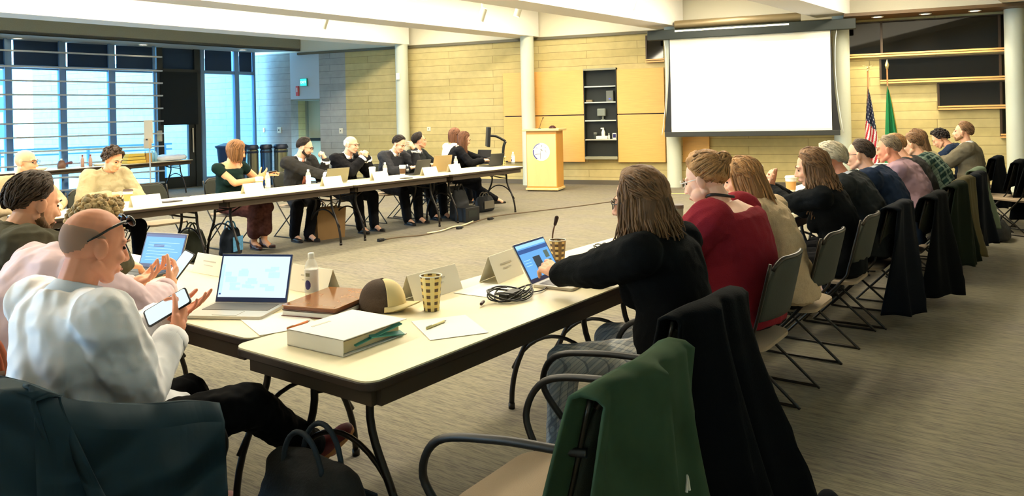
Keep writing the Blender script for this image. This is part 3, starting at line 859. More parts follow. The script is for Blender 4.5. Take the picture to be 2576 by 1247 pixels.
def person(label, pos, yaw, S):
    """S: pose and dress. Local frame: +Y forward, +X to the person's right, feet on z=0."""
    t = thing('person', label, 'person', pos, yaw, S.get('group'))
    g = S.get; MW = frame(pos, yaw); MI = MW.inverted()
    vox = g('vox', .008); b = g('bulk', 1.0); sh = g('sh', 1.0); zp = g('zp', .572)
    def loc(p): return MI @ V(p)
    P = V((0, g('py', 0.0), zp)); lean = g('lean', 8); cv = g('curve', 12); tw = g('twist', 0); sd = g('side', 0)
    R1 = rot(tw*.4, -lean, sd); R2 = rot(tw*.8, -(lean+cv), sd*1.1); R3 = rot(tw, -(lean+cv*1.3), sd)
    k = g('size', 1.0)
    C = P+R1 @ V((0, 0, .25*k)); N = C+R2 @ V((0, 0, .25*k))
    np_ = g('neck', 0)
    RH = rot(tw+g('hyaw', 0), -g('hpitch', 10), g('hroll', 0))
    nk = rot(tw*.9+g('hyaw', 0)*.3, -(lean*.7+cv+8+np_), sd)
    HB = N+nk @ V((0, 0, .075*k)); Hc = HB+RH @ V((0, .028, .085))
    hs = g('hscale', 1.0)
    T = Matrix.Translation(Hc) @ RH.to_4x4() @ Matrix.Diagonal((hs, hs, hs, 1))
    X1, X2, X3 = R1 @ V((1, 0, 0)), R2 @ V((1, 0, 0)), R3 @ V((1, 0, 0))
    Y1, Y2, Y3 = R1 @ V((0, 1, 0)), R2 @ V((0, 1, 0)), R3 @ V((0, 1, 0))
    fem = g('fem', False)
    sw = (.172 if fem else .192)*sh
    SHO = {s: N+R3 @ V((s*sw, -.004, -.055)) for s in (-1, 1)}
    SHO[1] = SHO[1]+V(g('shR', (0, 0, 0))); SHO[-1] = SHO[-1]+V(g('shL', (0, 0, 0)))
    la, lb = .285*k, .255*k
    Eb, Wr, HD, PN = {}, {}, {}, {}
    for s, n in ((1, 'R'), (-1, 'L')):
        tg = g('hand'+n); 
        if tg is None: tg = MW @ V((s*.13, .36, .76))
        tg = loc(tg); pole = V(g('pole'+n, (s*.9, -.5, -.8)))
        Eb[s], Wr[s] = ik(SHO[s], tg, la, lb, pole)
        fd = g('fdir'+n); HD[s] = (MI.to_3x3() @ V(fd)) if fd else (Wr[s]-Eb[s]).normalized()
        pn = g('palm'+n); PN[s] = (MI.to_3x3() @ V(pn)) if pn else V((-s*.25, 0, -1))
    HIP = {s: P+V((s*.085*b, .02, -.02)) for s in (-1, 1)}
    Kn, An = {}, {}
    for s, n in ((1, 'R'), (-1, 'L')):
        ft = g('foot'+n); ft = loc(ft) if ft else V((s*.12, .49, .085))
        Kn[s], An[s] = ik(HIP[s], ft, .43*k, .41*k, V(g('kpole'+n, (s*.12, .35, 1))))
    def torso(off, z0=-.10, z1=None, hip=1.0, chest=0.0):
        o = off
        secs = []
        bw = b
        def S_(c, X, Y, rx, ry): secs.append((c, X, Y, rx*bw+o, ry*bw+o))
        X0, Y0 = V((1, 0, 0)), V((0, 1, 0))
        belly = g('belly', 0.0)
        S_(P+V((0, -.005, -.105)), X0, Y0, .10*hip, .08*hip)
        S_(P+V((0, -.005, -.07)), X0, Y0, .155*hip, .12*hip)
        S_(P+R1 @ V((0, -.005, .02)), X1, Y1, (.178 if fem else .17)*hip, .132)
        S_(P+R1 @ V((0, .00+belly*.5, .12)), X1, Y1, .155 if fem else .16, .122+belly)
        S_(C+R2 @ V((0, .0+belly*.25, -.02)), X2, Y2, .140 if fem else .156, .115+belly*.5)
        S_(C+R2 @ V((0, .008, .09)), X2, Y2, .155 if fem else .172, .122)
        S_(C+R2 @ V((0, .004, .155)), X3, Y3, (.160 if fem else .184)*sh, .112)
        S_(N+R3 @ V((0, 0, -.055)), X3, Y3, (.150 if fem else .172)*sh, .088)
        S_(N+R3 @ V((0, 0, -.020)), X3, Y3, .105, .074)
        S_(N+R3 @ V((0, 0, .012)), X3, Y3, .062, .060)
        return secs
    # ---- body: one continuous skin
    mb = MB(); mb.loft(torso(0.0), 26)
    if fem or g('bust'):
        for s in (-1, 1): mb.ell(C+R2 @ V((s*.07, .095*b+.01, .05)), (.062*b, .055*b, .062*b))
    for s in (-1, 1):
        mb.capsule(N+R3 @ V((s*.05, 0, -.035)), SHO[s], .050, .058*b)
        mb.capsule(SHO[s], Eb[s], .053*b, .043*b); mb.capsule(Eb[s], Wr[s], .042*b, .028)
        hand(mb, Wr[s]+HD[s]*.02, HD[s], PN[s], s, g('curl'+('R' if s > 0 else 'L'), (25, 30, 35, 40)), k=g('hk', 1.0), tha=g('tha', 44))
        mb.capsule(HIP[s], Kn[s], .086*b, .060); mb.capsule(Kn[s], An[s], .056, .040)
        ff = V((0, .11, -.055)); mb.capsule(An[s], An[s]+ff, .038, .03)
    mb.capsule(N+R3 @ V((0, .0, -.03)), HB+RH @ V((0, .008, .03)), .062*(.9 if fem else 1)*(b*.5+.5), .056*(.9 if fem else 1)*(b*.4+.6))
    head_prims(mb, T, 1.0, g('jaw', 1.0), g('chub', 0.0))
    skin = SKIN[g('skin', 'light')]
    body = clay(mb, 'body', skin, t, vox*.72, 3, fac=.45)
    # ---- face details
    for s in (-1, 1):
        MB().ell(T @ V((s*.031, .0815, .008)), (.0115, .0065, .006 if g('down', True) else .008), RH, 12, 8).build('eye', M_eye, t, smooth=True)
        MB().tube([T @ V(p) for p in ((s*.012, .0975, .030), (s*.03, .0930, .0345), (s*.048, .080, .030))], [.0035, .0045, .002], 6).build('eyebrow', HAIR[g('hairc', 'brown')] if g('hairc') != 'white' else HAIR['grey'], t, smooth=True)
    mbm = MB(); mbm.tube([T @ V(p) for p in ((-.022, .088, -.066), (-.008, .1005, -.0635), (0, .102, -.0645), (.008, .1005, -.0635), (.022, .088, -.066))], [.002, .0048, .0045, .0048, .002], 6); mbm.build('mouth', M_lip, t, smooth=True)
    # ---- lower clothes
    low = g('low', None)
    if low:
        mb = MB(); kind = g('lowkind', 'trousers')
        lofts = torso(.010)[:4]; mb.loft(lofts, 26)
        if kind == 'skirt':
            mb.capsule(HIP[1], Kn[1]+V((0, .015, 0)), .10*b, .088); mb.capsule(HIP[-1], Kn[-1]+V((0, .015, 0)), .10*b, .088)
            mid = (Kn[1]+Kn[-1])/2; mb.capsule(P+V((0, .08, -.02)), mid*.9+P*.1, .11*b, .10)
            for s in (-1, 1): mb.capsule(Kn[s]-V((0, .03, 0)), Kn[s]*.35+An[s]*.65, .085, .095)
            mb.capsule(mid, mid*.4+(An[1]+An[-1])*.3, .07, .08)
        else:
            wide = g('leg', 1.0)
            for s in (-1, 1):
                mb.capsule(HIP[s], Kn[s], .100*b, .072*wide); d = (An[s]-Kn[s]); mb.capsule(Kn[s], Kn[s]+d*.55, .072*wide, .062*wide); mb.capsule(Kn[s]+d*.4, An[s]-d.normalized()*.01, .062*wide, .058*wide)
        clay(mb, 'skirt' if kind == 'skirt' else 'trousers', low, t, max(vox, .0075), 12 if kind == 'skirt' else 5, g('ldisp', .010), .05)
    for s, n in ((1, 'R'), (-1, 'L')):
        a = An[s]; rz = g('fyaw'+n, 8*s); fp = g('fpitch'+n, 0)
        RF = rot(-rz, fp, 0)
        mb = MB()
        mb.ell(a+RF @ V((0, -.02, -.040)), (.038, .05, .042), RF); mb.ell(a+RF @ V((0, .06, -.052)), (.042, .075, .030), RF); mb.ell(a+RF @ V((0, .13, -.060)), (.042, .06, .022), RF)
        mb.capsule(a+RF @ V((0, -.015, .01)), a+RF @ V((0, -.01, -.03)), .044, .042)
        sh_ = clay(mb, 'shoe', g('shoe', mat('black_shoe', (18, 16, 15), .35)), t, max(vox, .0075), 3)
        so = MB(); ring = []
        for i in range(22):
            th = 2*math.pi*i/22; y = .055+.135*math.sin(th); x = (.038+.008*math.sin(th)-.006*math.cos(2*th))*math.cos(th); ring.append((x, y))
        secs = [[a+RF @ V((x, y, z)) for x, y in ring] for z in (-.086, -.068)]
        so.rings(secs); so.build('sole', g('sole', mat('shoe_sole', (40, 32, 26), .7)), sh_)
    # ---- upper clothes
    top = g('top')
    if top:
        o = g('toff', .013); mb = MB(); secs = torso(o, hip=1.0+g('hem', 0.04))
        lo = g('neckline', 10 if g('collar') and not g('shirtfront') else 9)
        mb.loft(secs[1:lo] if g('tuck', True) else secs[:lo], 26)
        if fem or g('bust'):
            for s in (-1, 1): mb.ell(C+R2 @ V((s*.068, .095*b+.012, .05)), (.066*b+o*.6, .058*b+o*.6, .066*b+o*.6))
        sl = g('sleeve', 'long'); aw = g('arm', 1.0)
        for s in (-1, 1):
            if lo >= 9: mb.capsule(N+R3 @ V((s*.055, 0, -.035)), SHO[s], .046+o, .060*b+o)
            else: mb.capsule(N+R3 @ V((s*.11, 0, -.05)), SHO[s], .046+o, .058*b+o)
            if sl == 'cap': mb.capsule(SHO[s], SHO[s]*.75+Eb[s]*.25, .062*b+o*.6, .058*b+o*.6)
            elif sl == 'elbow': mb.capsule(SHO[s], Eb[s]*.85+SHO[s]*.15, (.056*b+o)*aw, (.052*b+o)*aw)
            else:
                mb.capsule(SHO[s], Eb[s], (.056*b+o)*aw, (.047*b+o)*aw)
                f = g('cuff', .93); mb.capsule(Eb[s], Eb[s]*(1-f)+Wr[s]*f, (.046*b+o)*aw, (.031+o)*aw)
        for c_, r_ in g('extra', ()): mb.ell(P+V(c_), r_)
        if g('drop'):   # jacket skirt below the hips
            dz = g('drop')
            mb.loft([(P+V((0, -.012, -dz)), V((1, 0, 0)), V((0, 1, 0)), .19*b+o, .15*b+o), (P+R1 @ V((0, -.005, .03)), X1, Y1, .182*b+o, .14*b+o), (P+R1 @ V((0, 0, .12)), X1, Y1, .165*b+o, .128*b+o)], 26)
        clay(mb, g('topname', 'shirt'), top, t, vox, g('tsmooth', 5), g('tdisp', .012), g('tscale', .055), ridge=g('ridge', .008))
        if sl == 'long' and g('cuffm'):
            for s in (-1, 1):
                d = (Wr[s]-Eb[s]).normalized(); a = Eb[s]*(1-f)+Wr[s]*f
                MB().tube([a-d*.02, a-d*.01, a+d*.022, a+d*.024], [(.030+o)*aw, (.033+o)*aw, (.032+o)*aw, (.027+o)*aw], 16).build('cuff', g('cuffm'), t, smooth=True)
    if g('collar'):
        # shirt collar: a folded band round the neck
        P_ = []; cm = g('collar')
        nb = N+R3 @ V((0, .004, -.006))
        for i in range(25):
            th = R(90+20+320*i/24); row = []
            for q, (rr_, z) in enumerate(((.078, -.020), (.066, .004), (.064, .024), (.0635, .042), (.069, .040), (.080, .014), (.088, -.006))):
                kx = 1.0*(b*.4+.6)
                drop_ = -.02*max(0, math.sin(th))*(q > 3)
                row.append(nb+R3 @ V((math.cos(th)*rr_*kx, math.sin(th)*rr_*1.02*kx+.02*z/.05, z-.014*math.sin(th)+drop_)))
            P_.append(row)
        MB().grid(P_).build('collar', cm, t, smooth=True, solid=.003)
    if g('shirtfront'):
        mb = MB(); secs = []
        Pq = []
        for j in range(9):
            q = j/8; w = .045*(1-q)+.008; row = []
            base = (N+R3 @ V((0, .062, -.012)))*(1-q)+(C+R2 @ V((0, .135*b+.016, -.03)))*q
            base = base+R2 @ V((0, .030*math.sin(math.pi*q), 0))
            for i in range(7):
                u = -1+2*i/6; row.append(base+X2*(u*w)+Y2*(-.018*abs(u)**1.5))
            Pq.append(row)
        MB().grid(Pq).build('shirt_front', g('shirtfront'), t, smooth=True, solid=.004)
        for s in (-1, 1):
            row1 = []; 
            Pl = []
            for j in range(9):
                q = j/8
                base = (N+R3 @ V((s*.055, .055, -.004)))*(1-q)+(C+R2 @ V((s*.012, .135*b+.022, -.03)))*q
                base = base+R2 @ V((s*.012*math.sin(math.pi*q), .034*math.sin(math.pi*q), 0))
                w = .05*math.sin(math.pi*min(1, q*.9+.12))
                Pl.append([base+X2*(s*w*u)+Y2*(.006-.03*u*u) for u in (0, .35, .7, 1)])
            MB().grid(Pl).build('lapel', g('lapel') or top, t, smooth=True, solid=.005)
    if g('tie'):
        Pq = []
        for j in range(10):
            q = j/9; w = .013+.022*q if j else .017
            base = (N+R3 @ V((0, .074, -.006)))*(1-q)+(C+R2 @ V((0, .148*b+.014, -.06)))*q
            base = base+R2 @ V((0, .034*math.sin(math.pi*q), 0))
            Pq.append([base+X2*(u*w)+Y2*(-.003*abs(u)) for u in (-1, -.4, .4, 1)])
        MB().grid(Pq).build('tie', g('tie'), t, smooth=True, solid=.006)
    # ---- hair
    hm = HAIR[g('hairc', 'brown')]; st = g('hair', 'm'); mb = MB(); sg = g('seed', 1)
    if st == 'm': mb = hair_cap(T, g('line', 'm'), g('ht', .014), g('htop', .010), 0, g('hrough', .006), seed=sg, sweep=g('hsweep', 0))
    if st == 'm' and g('tuft', True): tufts(mb, T, g('line', 'm'), g('nt', 330), g('tr', .0036), g('tl', .05), sg+3, g('ht', .014)+.002, g('tto'))
    if st == 'buzz': mb = hair_cap(T, 'recede', .0045, 0, 0, .001, bald=lambda a: interp(a, [(0, -90), (50, -30), (75, 8), (110, 26), (180, 24)]), seed=sg)
    elif st == 'fringe': mb = hair_cap(T, 'm', .009, 0, 0, .004, bald=lambda a: interp(a, [(0, -90), (60, -60), (80, 12), (180, 22)]), seed=sg)
    elif st == 'curly':
        mb = hair_cap(T, g('line', 'm'), g('ht', .014), .008, 0, .004, seed=sg); curls(mb, T, g('line', 'm'), int(g('nc', 190)*1.9), g('cr', .016)*.72, sg, g('ht', .014)+.008)
    elif st == 'long':
        mb = hair_cap(T, g('line', 'f'), g('ht', .016), g('htop', .006), g('hback', .010), .006, seed=sg, sweep=g('hsweep', .0))
        dn = (T.inverted().to_3x3() @ V((0, 0, -1))).normalized(); secs = []
        for q in range(9):
            f = q/8; c_ = HC+V((0, -.030-g('boff', .02)*f, .05*(1-f)))+dn*(g('hlen', .28)*.80*f)
            secs.append((T @ c_, RH @ V((1, 0, 0)), RH @ V((0, 1, 0)), (.080+.012*math.sin(math.pi*f)+g('flare', .02)*f*.8)*(1 if q < 8 else .75)*hs, (.070-.012*f+.4*g('flare', .02)*f)*(1 if q < 8 else .6)*hs))
        mb.loft(secs, 30, 2.2)
        tufts(mb, T, g('line', 'f'), 200, .0045, .07, sg+9, g('ht', .016)+.006)
        locks(mb, T, None, int(g('nl', 90)*2.0), g('hlen', .28), g('hr', .010)*.58, sg, g('amin', 58), 180, g('flare', .02), g('wave', .012), e0=(15, 70), back_off=g('boff', 0.02), tuck=g('htuck', 0), curl=g('hcurl', 1.0))
    elif st == 'bob':
        mb = hair_cap(T, g('line', 'fringe'), .018, .010, .014, .005, seed=sg)
        locks(mb, T, None, int(g('nl', 110)*1.7), g('hlen', .14), g('hr', .010)*.68, sg, g('amin', 40), 180, g('flare', .012), .006, e0=(5, 60), tuck=.03)
    if st and st != 'none': mb.build('hair', hm, t, smooth=True)
    if g('bun'):
        mb = MB(); c = T @ V(g('bun')); rr = random.Random(5)
        for i in range(26):
            a0 = rr.uniform(0, 6.28); q = rr.uniform(.018, .042); n_ = V((rr.gauss(0, 1), rr.gauss(0, 1), rr.gauss(0, 1))).normalized(); u = n_.orthogonal().normalized(); w = n_.cross(u)
            mb.tube([c+(u*math.cos(a0+x*.5)+w*math.sin(a0+x*.5))*q+n_*.008*math.sin(x) for x in range(10)], .0065, 6)
        mb.build('hair_bun', hm, t, smooth=True)
    if g('beard'):
        mb = MB()
        def C2(a, bb, r0, r1): mb.capsule(T @ V(a), T @ V(bb), r0, r1, 10, 3)
        for s in (-1, 1):
            C2((s*.064*g('jaw',1.0), .006, -.02), (s*.057*g('jaw',1.0), .008, -.053), .008, .0175); C2((s*.055*g('jaw',1.0), .004, -.055), (s*.024, .061, -.095), .0232, .0195); C2((s*.008, .094, -.050), (s*.024, .084, -.066), .0055, .0075)
            C2((s*.026, .083, -.068), (s*.018, .076, -.092), .009, .012)
        mb.ell(T @ V((0, .064, -.095)), (.0275*g('jaw',1.0), .0262, .0225), RH)
        clay(mb, 'beard', HAIR[g('beard')], t, .005, 3, .004, .012)
    if g('glasses'): glasses(T, t, g('glasses') if not isinstance(g('glasses'), bool) else None)
    t['_dbg'] = 0; del t['_dbg']
    return dict(root=t, T=MW @ T, MW=MW, wrist={s: MW @ Wr[s] for s in Wr}, N=MW @ N, R3=MW.to_3x3() @ R3, C=MW @ C, P=MW @ P, elbow={s: MW @ Eb[s] for s in Eb}, knee={s: MW @ Kn[s] for s in Kn}, ankle={s: MW @ An[s] for s in An}, hd={s: MW.to_3x3() @ HD[s] for s in HD})
# ================================================================== things on and under the tables
M_paper = mat('white_paper', (252, 250, 240), .7)
M_card = mat('cream_card', (250, 244, 222), .7)
M_grey = mat('laptop_silver', (196, 190, 176), .35, .5)
M_lapd = mat('laptop_dark', (44, 46, 46), .45, .2)
M_key = mat('keyboard_dark', (96, 88, 76), .5)
M_ink = mat('grey_ink', (196, 190, 172), .8)
M_pwhite = mat('white_plastic', (238, 238, 226), .4)
def screen_mat(n, rgb, s): return mat('screen_'+n, (10, 10, 12), .3, emit=rgb, estr=s)
S_white = screen_mat('white', (226, 248, 255), .74); S_cyan = screen_mat('cyan', (204, 243, 255), .74); S_blue = screen_mat('blue', (96, 166, 226), .85)
S_blue2 = screen_mat('bright_blue', (70, 160, 230), .9); S_navy = screen_mat('navy', (36, 88, 160), .7); S_dk = screen_mat('dark_photo', (40, 66, 84), .5); S_pale = screen_mat('pale', (150, 205, 245), .95); S_ol = screen_mat('olive_photo', (96, 120, 110), .6)
M_bezel = mat('navy_bezel', (24, 52, 110), .3)
def laptop(label, p, yaw, w=.34, d=.235, lid=.225, tilt=18, body=None, content='off', backm=None):
    t = thing('laptop', label, 'laptop', p, yaw)
    body = body or M_grey
    mb = MB().prism(rrect(w, d, .012), .0, .014); mb.xf(Matrix.Translation((0, -d/2, 0))); mb.build('base', body, t, bevel=.002)
    MB().box((0, -d*.36, .0145), (w*.88, d*.46, .002)).build('keyboard', M_key if body is M_grey else M_black, t)
    MB().box((0, -d*.80, .0145), (w*.32, d*.30, .0016)).build('touchpad', body, t)
    L = Matrix.Translation((0, .002, .012)) @ Matrix.Rotation(-R(tilt), 4, 'X')
    mb = MB().box((0, .004, lid/2), (w, .007, lid)); mb.xf(L); ld = mb.build('lid', backm or body, t, bevel=.002)
    mb = MB().box((0, -.0005, lid/2), (w-.004, .002, lid-.004)); mb.xf(L); mb.build('bezel', M_bezel if content != 'off' else M_black, ld)
    x0, x1, z0, z1 = -w/2+.010, w/2-.010, .022, lid-.012
    def pane(a, b, c, e, m, nm, dy=-.0022):
        mb = MB().box(((a+b)/2, dy, (c+e)/2), (b-a, .0006, e-c)); mb.xf(L); return mb.build(nm, m, ld)
    def f(u): return x0+(x1-x0)*u
    def h(u): return z0+(z1-z0)*u
    if content == 'map':
        pane(x0, x1, z0, z1, S_white, 'screen')
        rr = random.Random(4)
        for i in range(16):
            u, v = rr.uniform(.03, .78), rr.uniform(.1, .75); mb = MB()
            pane(f(u), f(u+rr.uniform(.06, .18)), h(v), h(v+rr.uniform(.05, .16)), S_cyan, 'map_patch', -.0026)
        pane(f(0), f(.05), h(.08), h(.8), S_cyan, 'tool_column', -.0030); pane(f(.012), f(.04), h(.06), h(.10), S_navy, 'map_marker', -.0034)
    elif content == 'page':
        pane(x0, x1, z0, z1, S_blue, 'screen'); pane(f(0), f(1), h(.74), h(.86), S_navy, 'page_banner', -.0028); pane(f(0), f(1), h(.90), h(1), S_pale, 'page_tabs', -.0028)
        pane(f(.36), f(.60), h(.16), h(.58), S_dk, 'page_photo', -.0028); pane(f(.78), f(.92), h(.44), h(.66), S_ol, 'page_thumbnail', -.0028); pane(f(.78), f(.92), h(.18), h(.38), S_ol, 'page_thumbnail', -.0028)
        for q in (.52, .44, .36): pane(f(.05), f(.26), h(q), h(q+.02), S_pale, 'page_lines', -.0028)
    elif content == 'mail':
        pane(x0, x1, z0, z1, S_blue2, 'screen'); pane(f(0), f(1), h(.92), h(1), S_navy, 'title_bar', -.0028); pane(f(.25), f(.52), h(.58), h(.66), S_navy, 'highlight', -.0028)
        for q in range(7): pane(f(.1), f(.9-.1*(q % 3)), h(.12+.1*q), h(.135+.1*q), S_pale, 'mail_lines', -.0028)
    else: pane(x0, x1, z0, z1, M_black, 'screen')
    return t
clearp = bpy.data.materials.new('clear_plastic'); clearp.use_nodes = True
_nt = clearp.node_tree; _b = _nt.nodes['Principled BSDF']; _b.inputs['Base Color'].default_value = (.93, .95, .92, 1); _b.inputs['Roughness'].default_value = .06; _b.inputs['Alpha'].default_value = .30; _b.inputs['IOR'].default_value = 1.4
M_logo = mat('logo_blue', (44, 40, 120), .5)
def bottle(label, p, rz=0, h=.212, group='clear water bottles'):
    t = thing('water_bottle', label, 'bottle', p, rz, group); k = h/.212
    prof = [(.0005, .002), (.026, 0), (.031, .006), (.0315, .05), (.030, .055), (.0315, .060), (.0315, .130), (.030, .135), (.0315, .142), (.030, .155), (.022, .175), (.0135, .186), (.0125, .196), (.0005, .196)]
    MB().lathe([(r*k, z*k) for r, z in prof], n=24).build('bottle_body', clearp, t, smooth=True)
    MB().lathe([(.0145*k, .187*k), (.0148*k, .188*k), (.0148*k, .209*k), (.013*k, .212*k), (.0005, .212*k)], n=20).build('cap', M_pwhite, t, auto=40)
    MB().lathe([(.0318*k, .035*k), (.0319*k, .036*k), (.0319*k, .136*k), (.0318*k, .137*k)], n=28).build('paper_label', mat('bottle_label', (246, 244, 236), .5), t, smooth=True)
    P = []
    for i in range(9):
        a = R(-90-26+52*i/8); hh = .022*math.sqrt(max(0, 1-((i-4)/4.2)**2))
        P.append([V((.0324*k*math.cos(a), .0324*k*math.sin(a), (.070+hh*q)*k)) for q in (-1, 0, 1)])
    MB().grid(P).build('label_emblem', M_logo, t, smooth=True)
    P = [[V((.0324*k*math.cos(R(a)), .0324*k*math.sin(R(a)), z*k)) for z in (.108, .124)] for a in (-110, -95, -80, -70)]
    MB().grid(P).build('label_panel', mat('label_grey', (150, 146, 120), .6), t, smooth=True)
    return t
def check_mat(n, ca, cb, dark):
    m = mat('cup_'+n, ca, .5); nt, b = nodes(m)
    tc = nt.nodes.new('ShaderNodeTexCoord'); sp = nt.nodes.new('ShaderNodeSeparateXYZ'); nt.links.new(tc.outputs['Object'], sp.inputs[0])
    at2 = nt.nodes.new('ShaderNodeMath'); at2.operation = 'ARCTAN2'; nt.links.new(sp.outputs['X'], at2.inputs[0]); nt.links.new(sp.outputs['Y'], at2.inputs[1])
    ml = nt.nodes.new('ShaderNodeMath'); ml.operation = 'MULTIPLY'; ml.inputs[1].default_value = 7/math.pi; nt.links.new(at2.outputs[0], ml.inputs[0])
    mz = nt.nodes.new('ShaderNodeMath'); mz.operation = 'MULTIPLY'; mz.inputs[1].default_value = 72; nt.links.new(sp.outputs['Z'], mz.inputs[0])
    cb_ = nt.nodes.new('ShaderNodeCombineXYZ'); nt.links.new(ml.outputs[0], cb_.inputs[0]); nt.links.new(mz.outputs[0], cb_.inputs[1])
    ck = nt.nodes.new('ShaderNodeTexChecker'); ck.inputs['Scale'].default_value = 1; ck.inputs['Color1'].default_value = lin(dark); ck.inputs['Color2'].default_value = lin(cb)
    wv = nt.nodes.new('ShaderNodeTexWave'); wv.inputs['Scale'].default_value = .159; wv.bands_direction = 'Y' 
    nt.links.new(cb_.outputs[0], ck.inputs['Vector'])
    c2 = nt.nodes.new('ShaderNodeTexChecker'); c2.inputs['Scale'].default_value = 1; c2.inputs['Color1'].default_value = (1, 1, 1, 1); c2.inputs['Color2'].default_value = (0, 0, 0, 1)
    k = nt.nodes.new('ShaderNodeVectorMath'); k.operation = 'MULTIPLY'; k.inputs[1].default_value = (1, 0, 0); nt.links.new(cb_.outputs[0], k.inputs[0]); nt.links.new(k.outputs[0], c2.inputs['Vector'])
    mx_ = nt.nodes.new('ShaderNodeMix'); mx_.data_type = 'RGBA'; nt.links.new(c2.outputs['Fac'], mx_.inputs['Factor']); mx_.inputs['A'].default_value = lin(ca); nt.links.new(ck.outputs['Color'], mx_.inputs['B'])
    nt.links.new(mx_.outputs['Result'], b.inputs['Base Color']); return m
M_check = check_mat('gold_check', (246, 224, 150), (240, 208, 120), (84, 62, 30))
M_check2 = check_mat('brown_check', (120, 92, 54), (226, 196, 130), (70, 50, 28))
M_coffee = mat('coffee', (30, 18, 10), .2)
M_kraft = mat('kraft_sleeve', (196, 146, 84), .8)
M_kdark = mat('brown_sleeve', (84, 56, 30), .7)
def cup(label, p, kind='check', h=.14, group='paper coffee cups'):
    t = thing('paper_cup', label, 'cup', p, 0, group); k = h/.14
    body = {'check': M_check, 'check2': M_check2}.get(kind, M_pwhite)
    MB().lathe([(.0005, .004), (.030*k, .004), (.030*k, 0), (.031*k, 0), (.0435*k, h-.004), (.0415*k, h-.004), (.030*k, .01), (.0005, .01)], n=32).build('cup_wall', body, t, auto=40)
    rim = [V((.0435*k*math.cos(a), .0435*k*math.sin(a), h-.002)) for a in [2*math.pi*i/28 for i in range(28)]]
    MB().tube(rim, .0025, 6, closed=True).build('rim', M_pwhite, t, smooth=True)
    if kind in ('check', 'check2'):
        MB().lathe([(.0005, h*.7), (.039*k, h*.7), (.0005, h*.7+.001)], n=24).build('coffee', M_coffee if kind == 'check2' else M_pwhite, t)
    else:
        lm = M_pwhite if kind != 'brownlid' else mat('brown_lid', (70, 46, 26), .4)
        MB().lathe([(.046*k, h-.004), (.047*k, h), (.044*k, h+.006), (.040*k, h+.016), (.038*k, h+.017), (.036*k, h+.011), (.0005, h+.011)], n=28).build('lid', lm, t, auto=40)
        if kind in ('sleeve', 'brownlid', 'dark'):
            MB().lathe([(.0355*k, h*.30), (.0362*k, h*.30), (.0415*k, h*.78), (.0408*k, h*.78)], n=28).build('sleeve', M_kdark if kind == 'dark' else M_kraft, t, auto=40)
    return t
def tent(label, p, yaw, w=.28, h=.11, lines=True, group='folded white name cards'):
    t = thing('name_card', label, 'name card', p, yaw, group)
    s = h*.42
    P = [[V((x, y, z)) for y, z in ((-s, 0), (-s*.5, h*.5), (-.001, h), (.001, h), (s*.5, h*.5), (s, 0))] for x in (-w/2, 0, w/2)]
    c = MB().grid(P).build('card', M_card, t, solid=.0012)
    if lines:
        for sg in (-1, 1):
            M = Matrix.Translation((0, sg*s*.52, h*.5)) @ Matrix.Rotation(sg*math.atan2(s, h), 4, 'X')
            mb = MB(); mb.box((0, sg*.0016, .016), (w*.42, .0006, .007)); mb.box((0, sg*.0016, -.006), (w*.30, .0006, .004)); mb.xf(M); mb.build('printed_name', M_ink, t)
    return t
def sheet(label, p, yaw, w=.216, d=.28, name='paper_sheet', m=None):
    o = MB().box((0, 0, .0008), (w, d, .0014)).build(name, m or M_paper); o.location = p; o.rotation_euler = (0, 0, yaw); return tag(o, label, 'paper')
def pen(label, p, yaw, m):
    t = thing('pen', label, 'pen', p+V((0, 0, .0052)), yaw)
    MB().cyl((-.06, 0, 0), (.055, 0, 0), .0048, n=10).build('barrel', m, t, smooth=True); MB().cyl((.055, 0, 0), (.070, 0, 0), .0046, .001, n=10).build('tip', M_steel, t, smooth=True); MB().box((-.045, 0, .0062), (.035, .003, .002)).build('clip', M_steel, t)
    return t
def phone(label, M, on=True, w=.074, h=.152, scr=None):
    t = thing('phone', label, 'phone', M=M)
    mb = MB().prism(rrect(w, h, .010), -.004, .004); mb.build('case', mat('phone_case', (20, 24, 30), .3), t, bevel=.0015)
    mb = MB().prism(rrect(w-.008, h-.012, .008), .0041, .0046); mb.build('screen', (scr or S_white) if on else M_black, t)
    return t
def look(p, n, up):        # local Z along n, local Y as close to up as can be
    z = V(n).normalized(); y = V(up)-z*V(up).dot(z); y.normalize(); x = y.cross(z)
    M = Matrix((x, y, z)).transposed().to_4x4(); M.translation = V(p); return M

# --- near tables
LP = at(430, 1, 1) if False else None
def T_(x, y, z=TZ): return at(x, y, z)
yl = math.atan2(-(TT*.88+MM*.47).x, (TT*.88+MM*.47).y)
laptop('large open silver laptop showing a pale map, before the man in the white shirt', W(.41, 1.22, TZ), yl, .345, .24, .218, 20, M_grey, 'map')
laptop('open laptop with a blue web page, under the hands of the woman in black', W(1.52, .36, TZ), YAW_M+R(6), .31, .215, .21, 30, M_grey, 'page')
laptop('open laptop with a bright blue screen before the dark haired man at left', W(.62, 2.40, TZ), YAW_T+R(14), .31, .22, .20, 20, M_lapd, 'mail', M_grey)
bottle('clear water bottle with blue emblem label beside the big silver laptop', T_(785, 751), R(-20))
tent('name card behind the water bottle at the corner of the left row', W(.755, 1.215, TZ), YM, .30, .115)
tent('name card beside the checked cup on the nearest table', W(1.0, .66, TZ), YT, .33, .115)
tent('tall name card just left of the web page laptop', W(1.46, .60, TZ), YT+R(8), .27, .13)
tent('name card left of the blue screen laptop, before the dark haired man', W(.74, 2.05, TZ), YM, .28, .10)
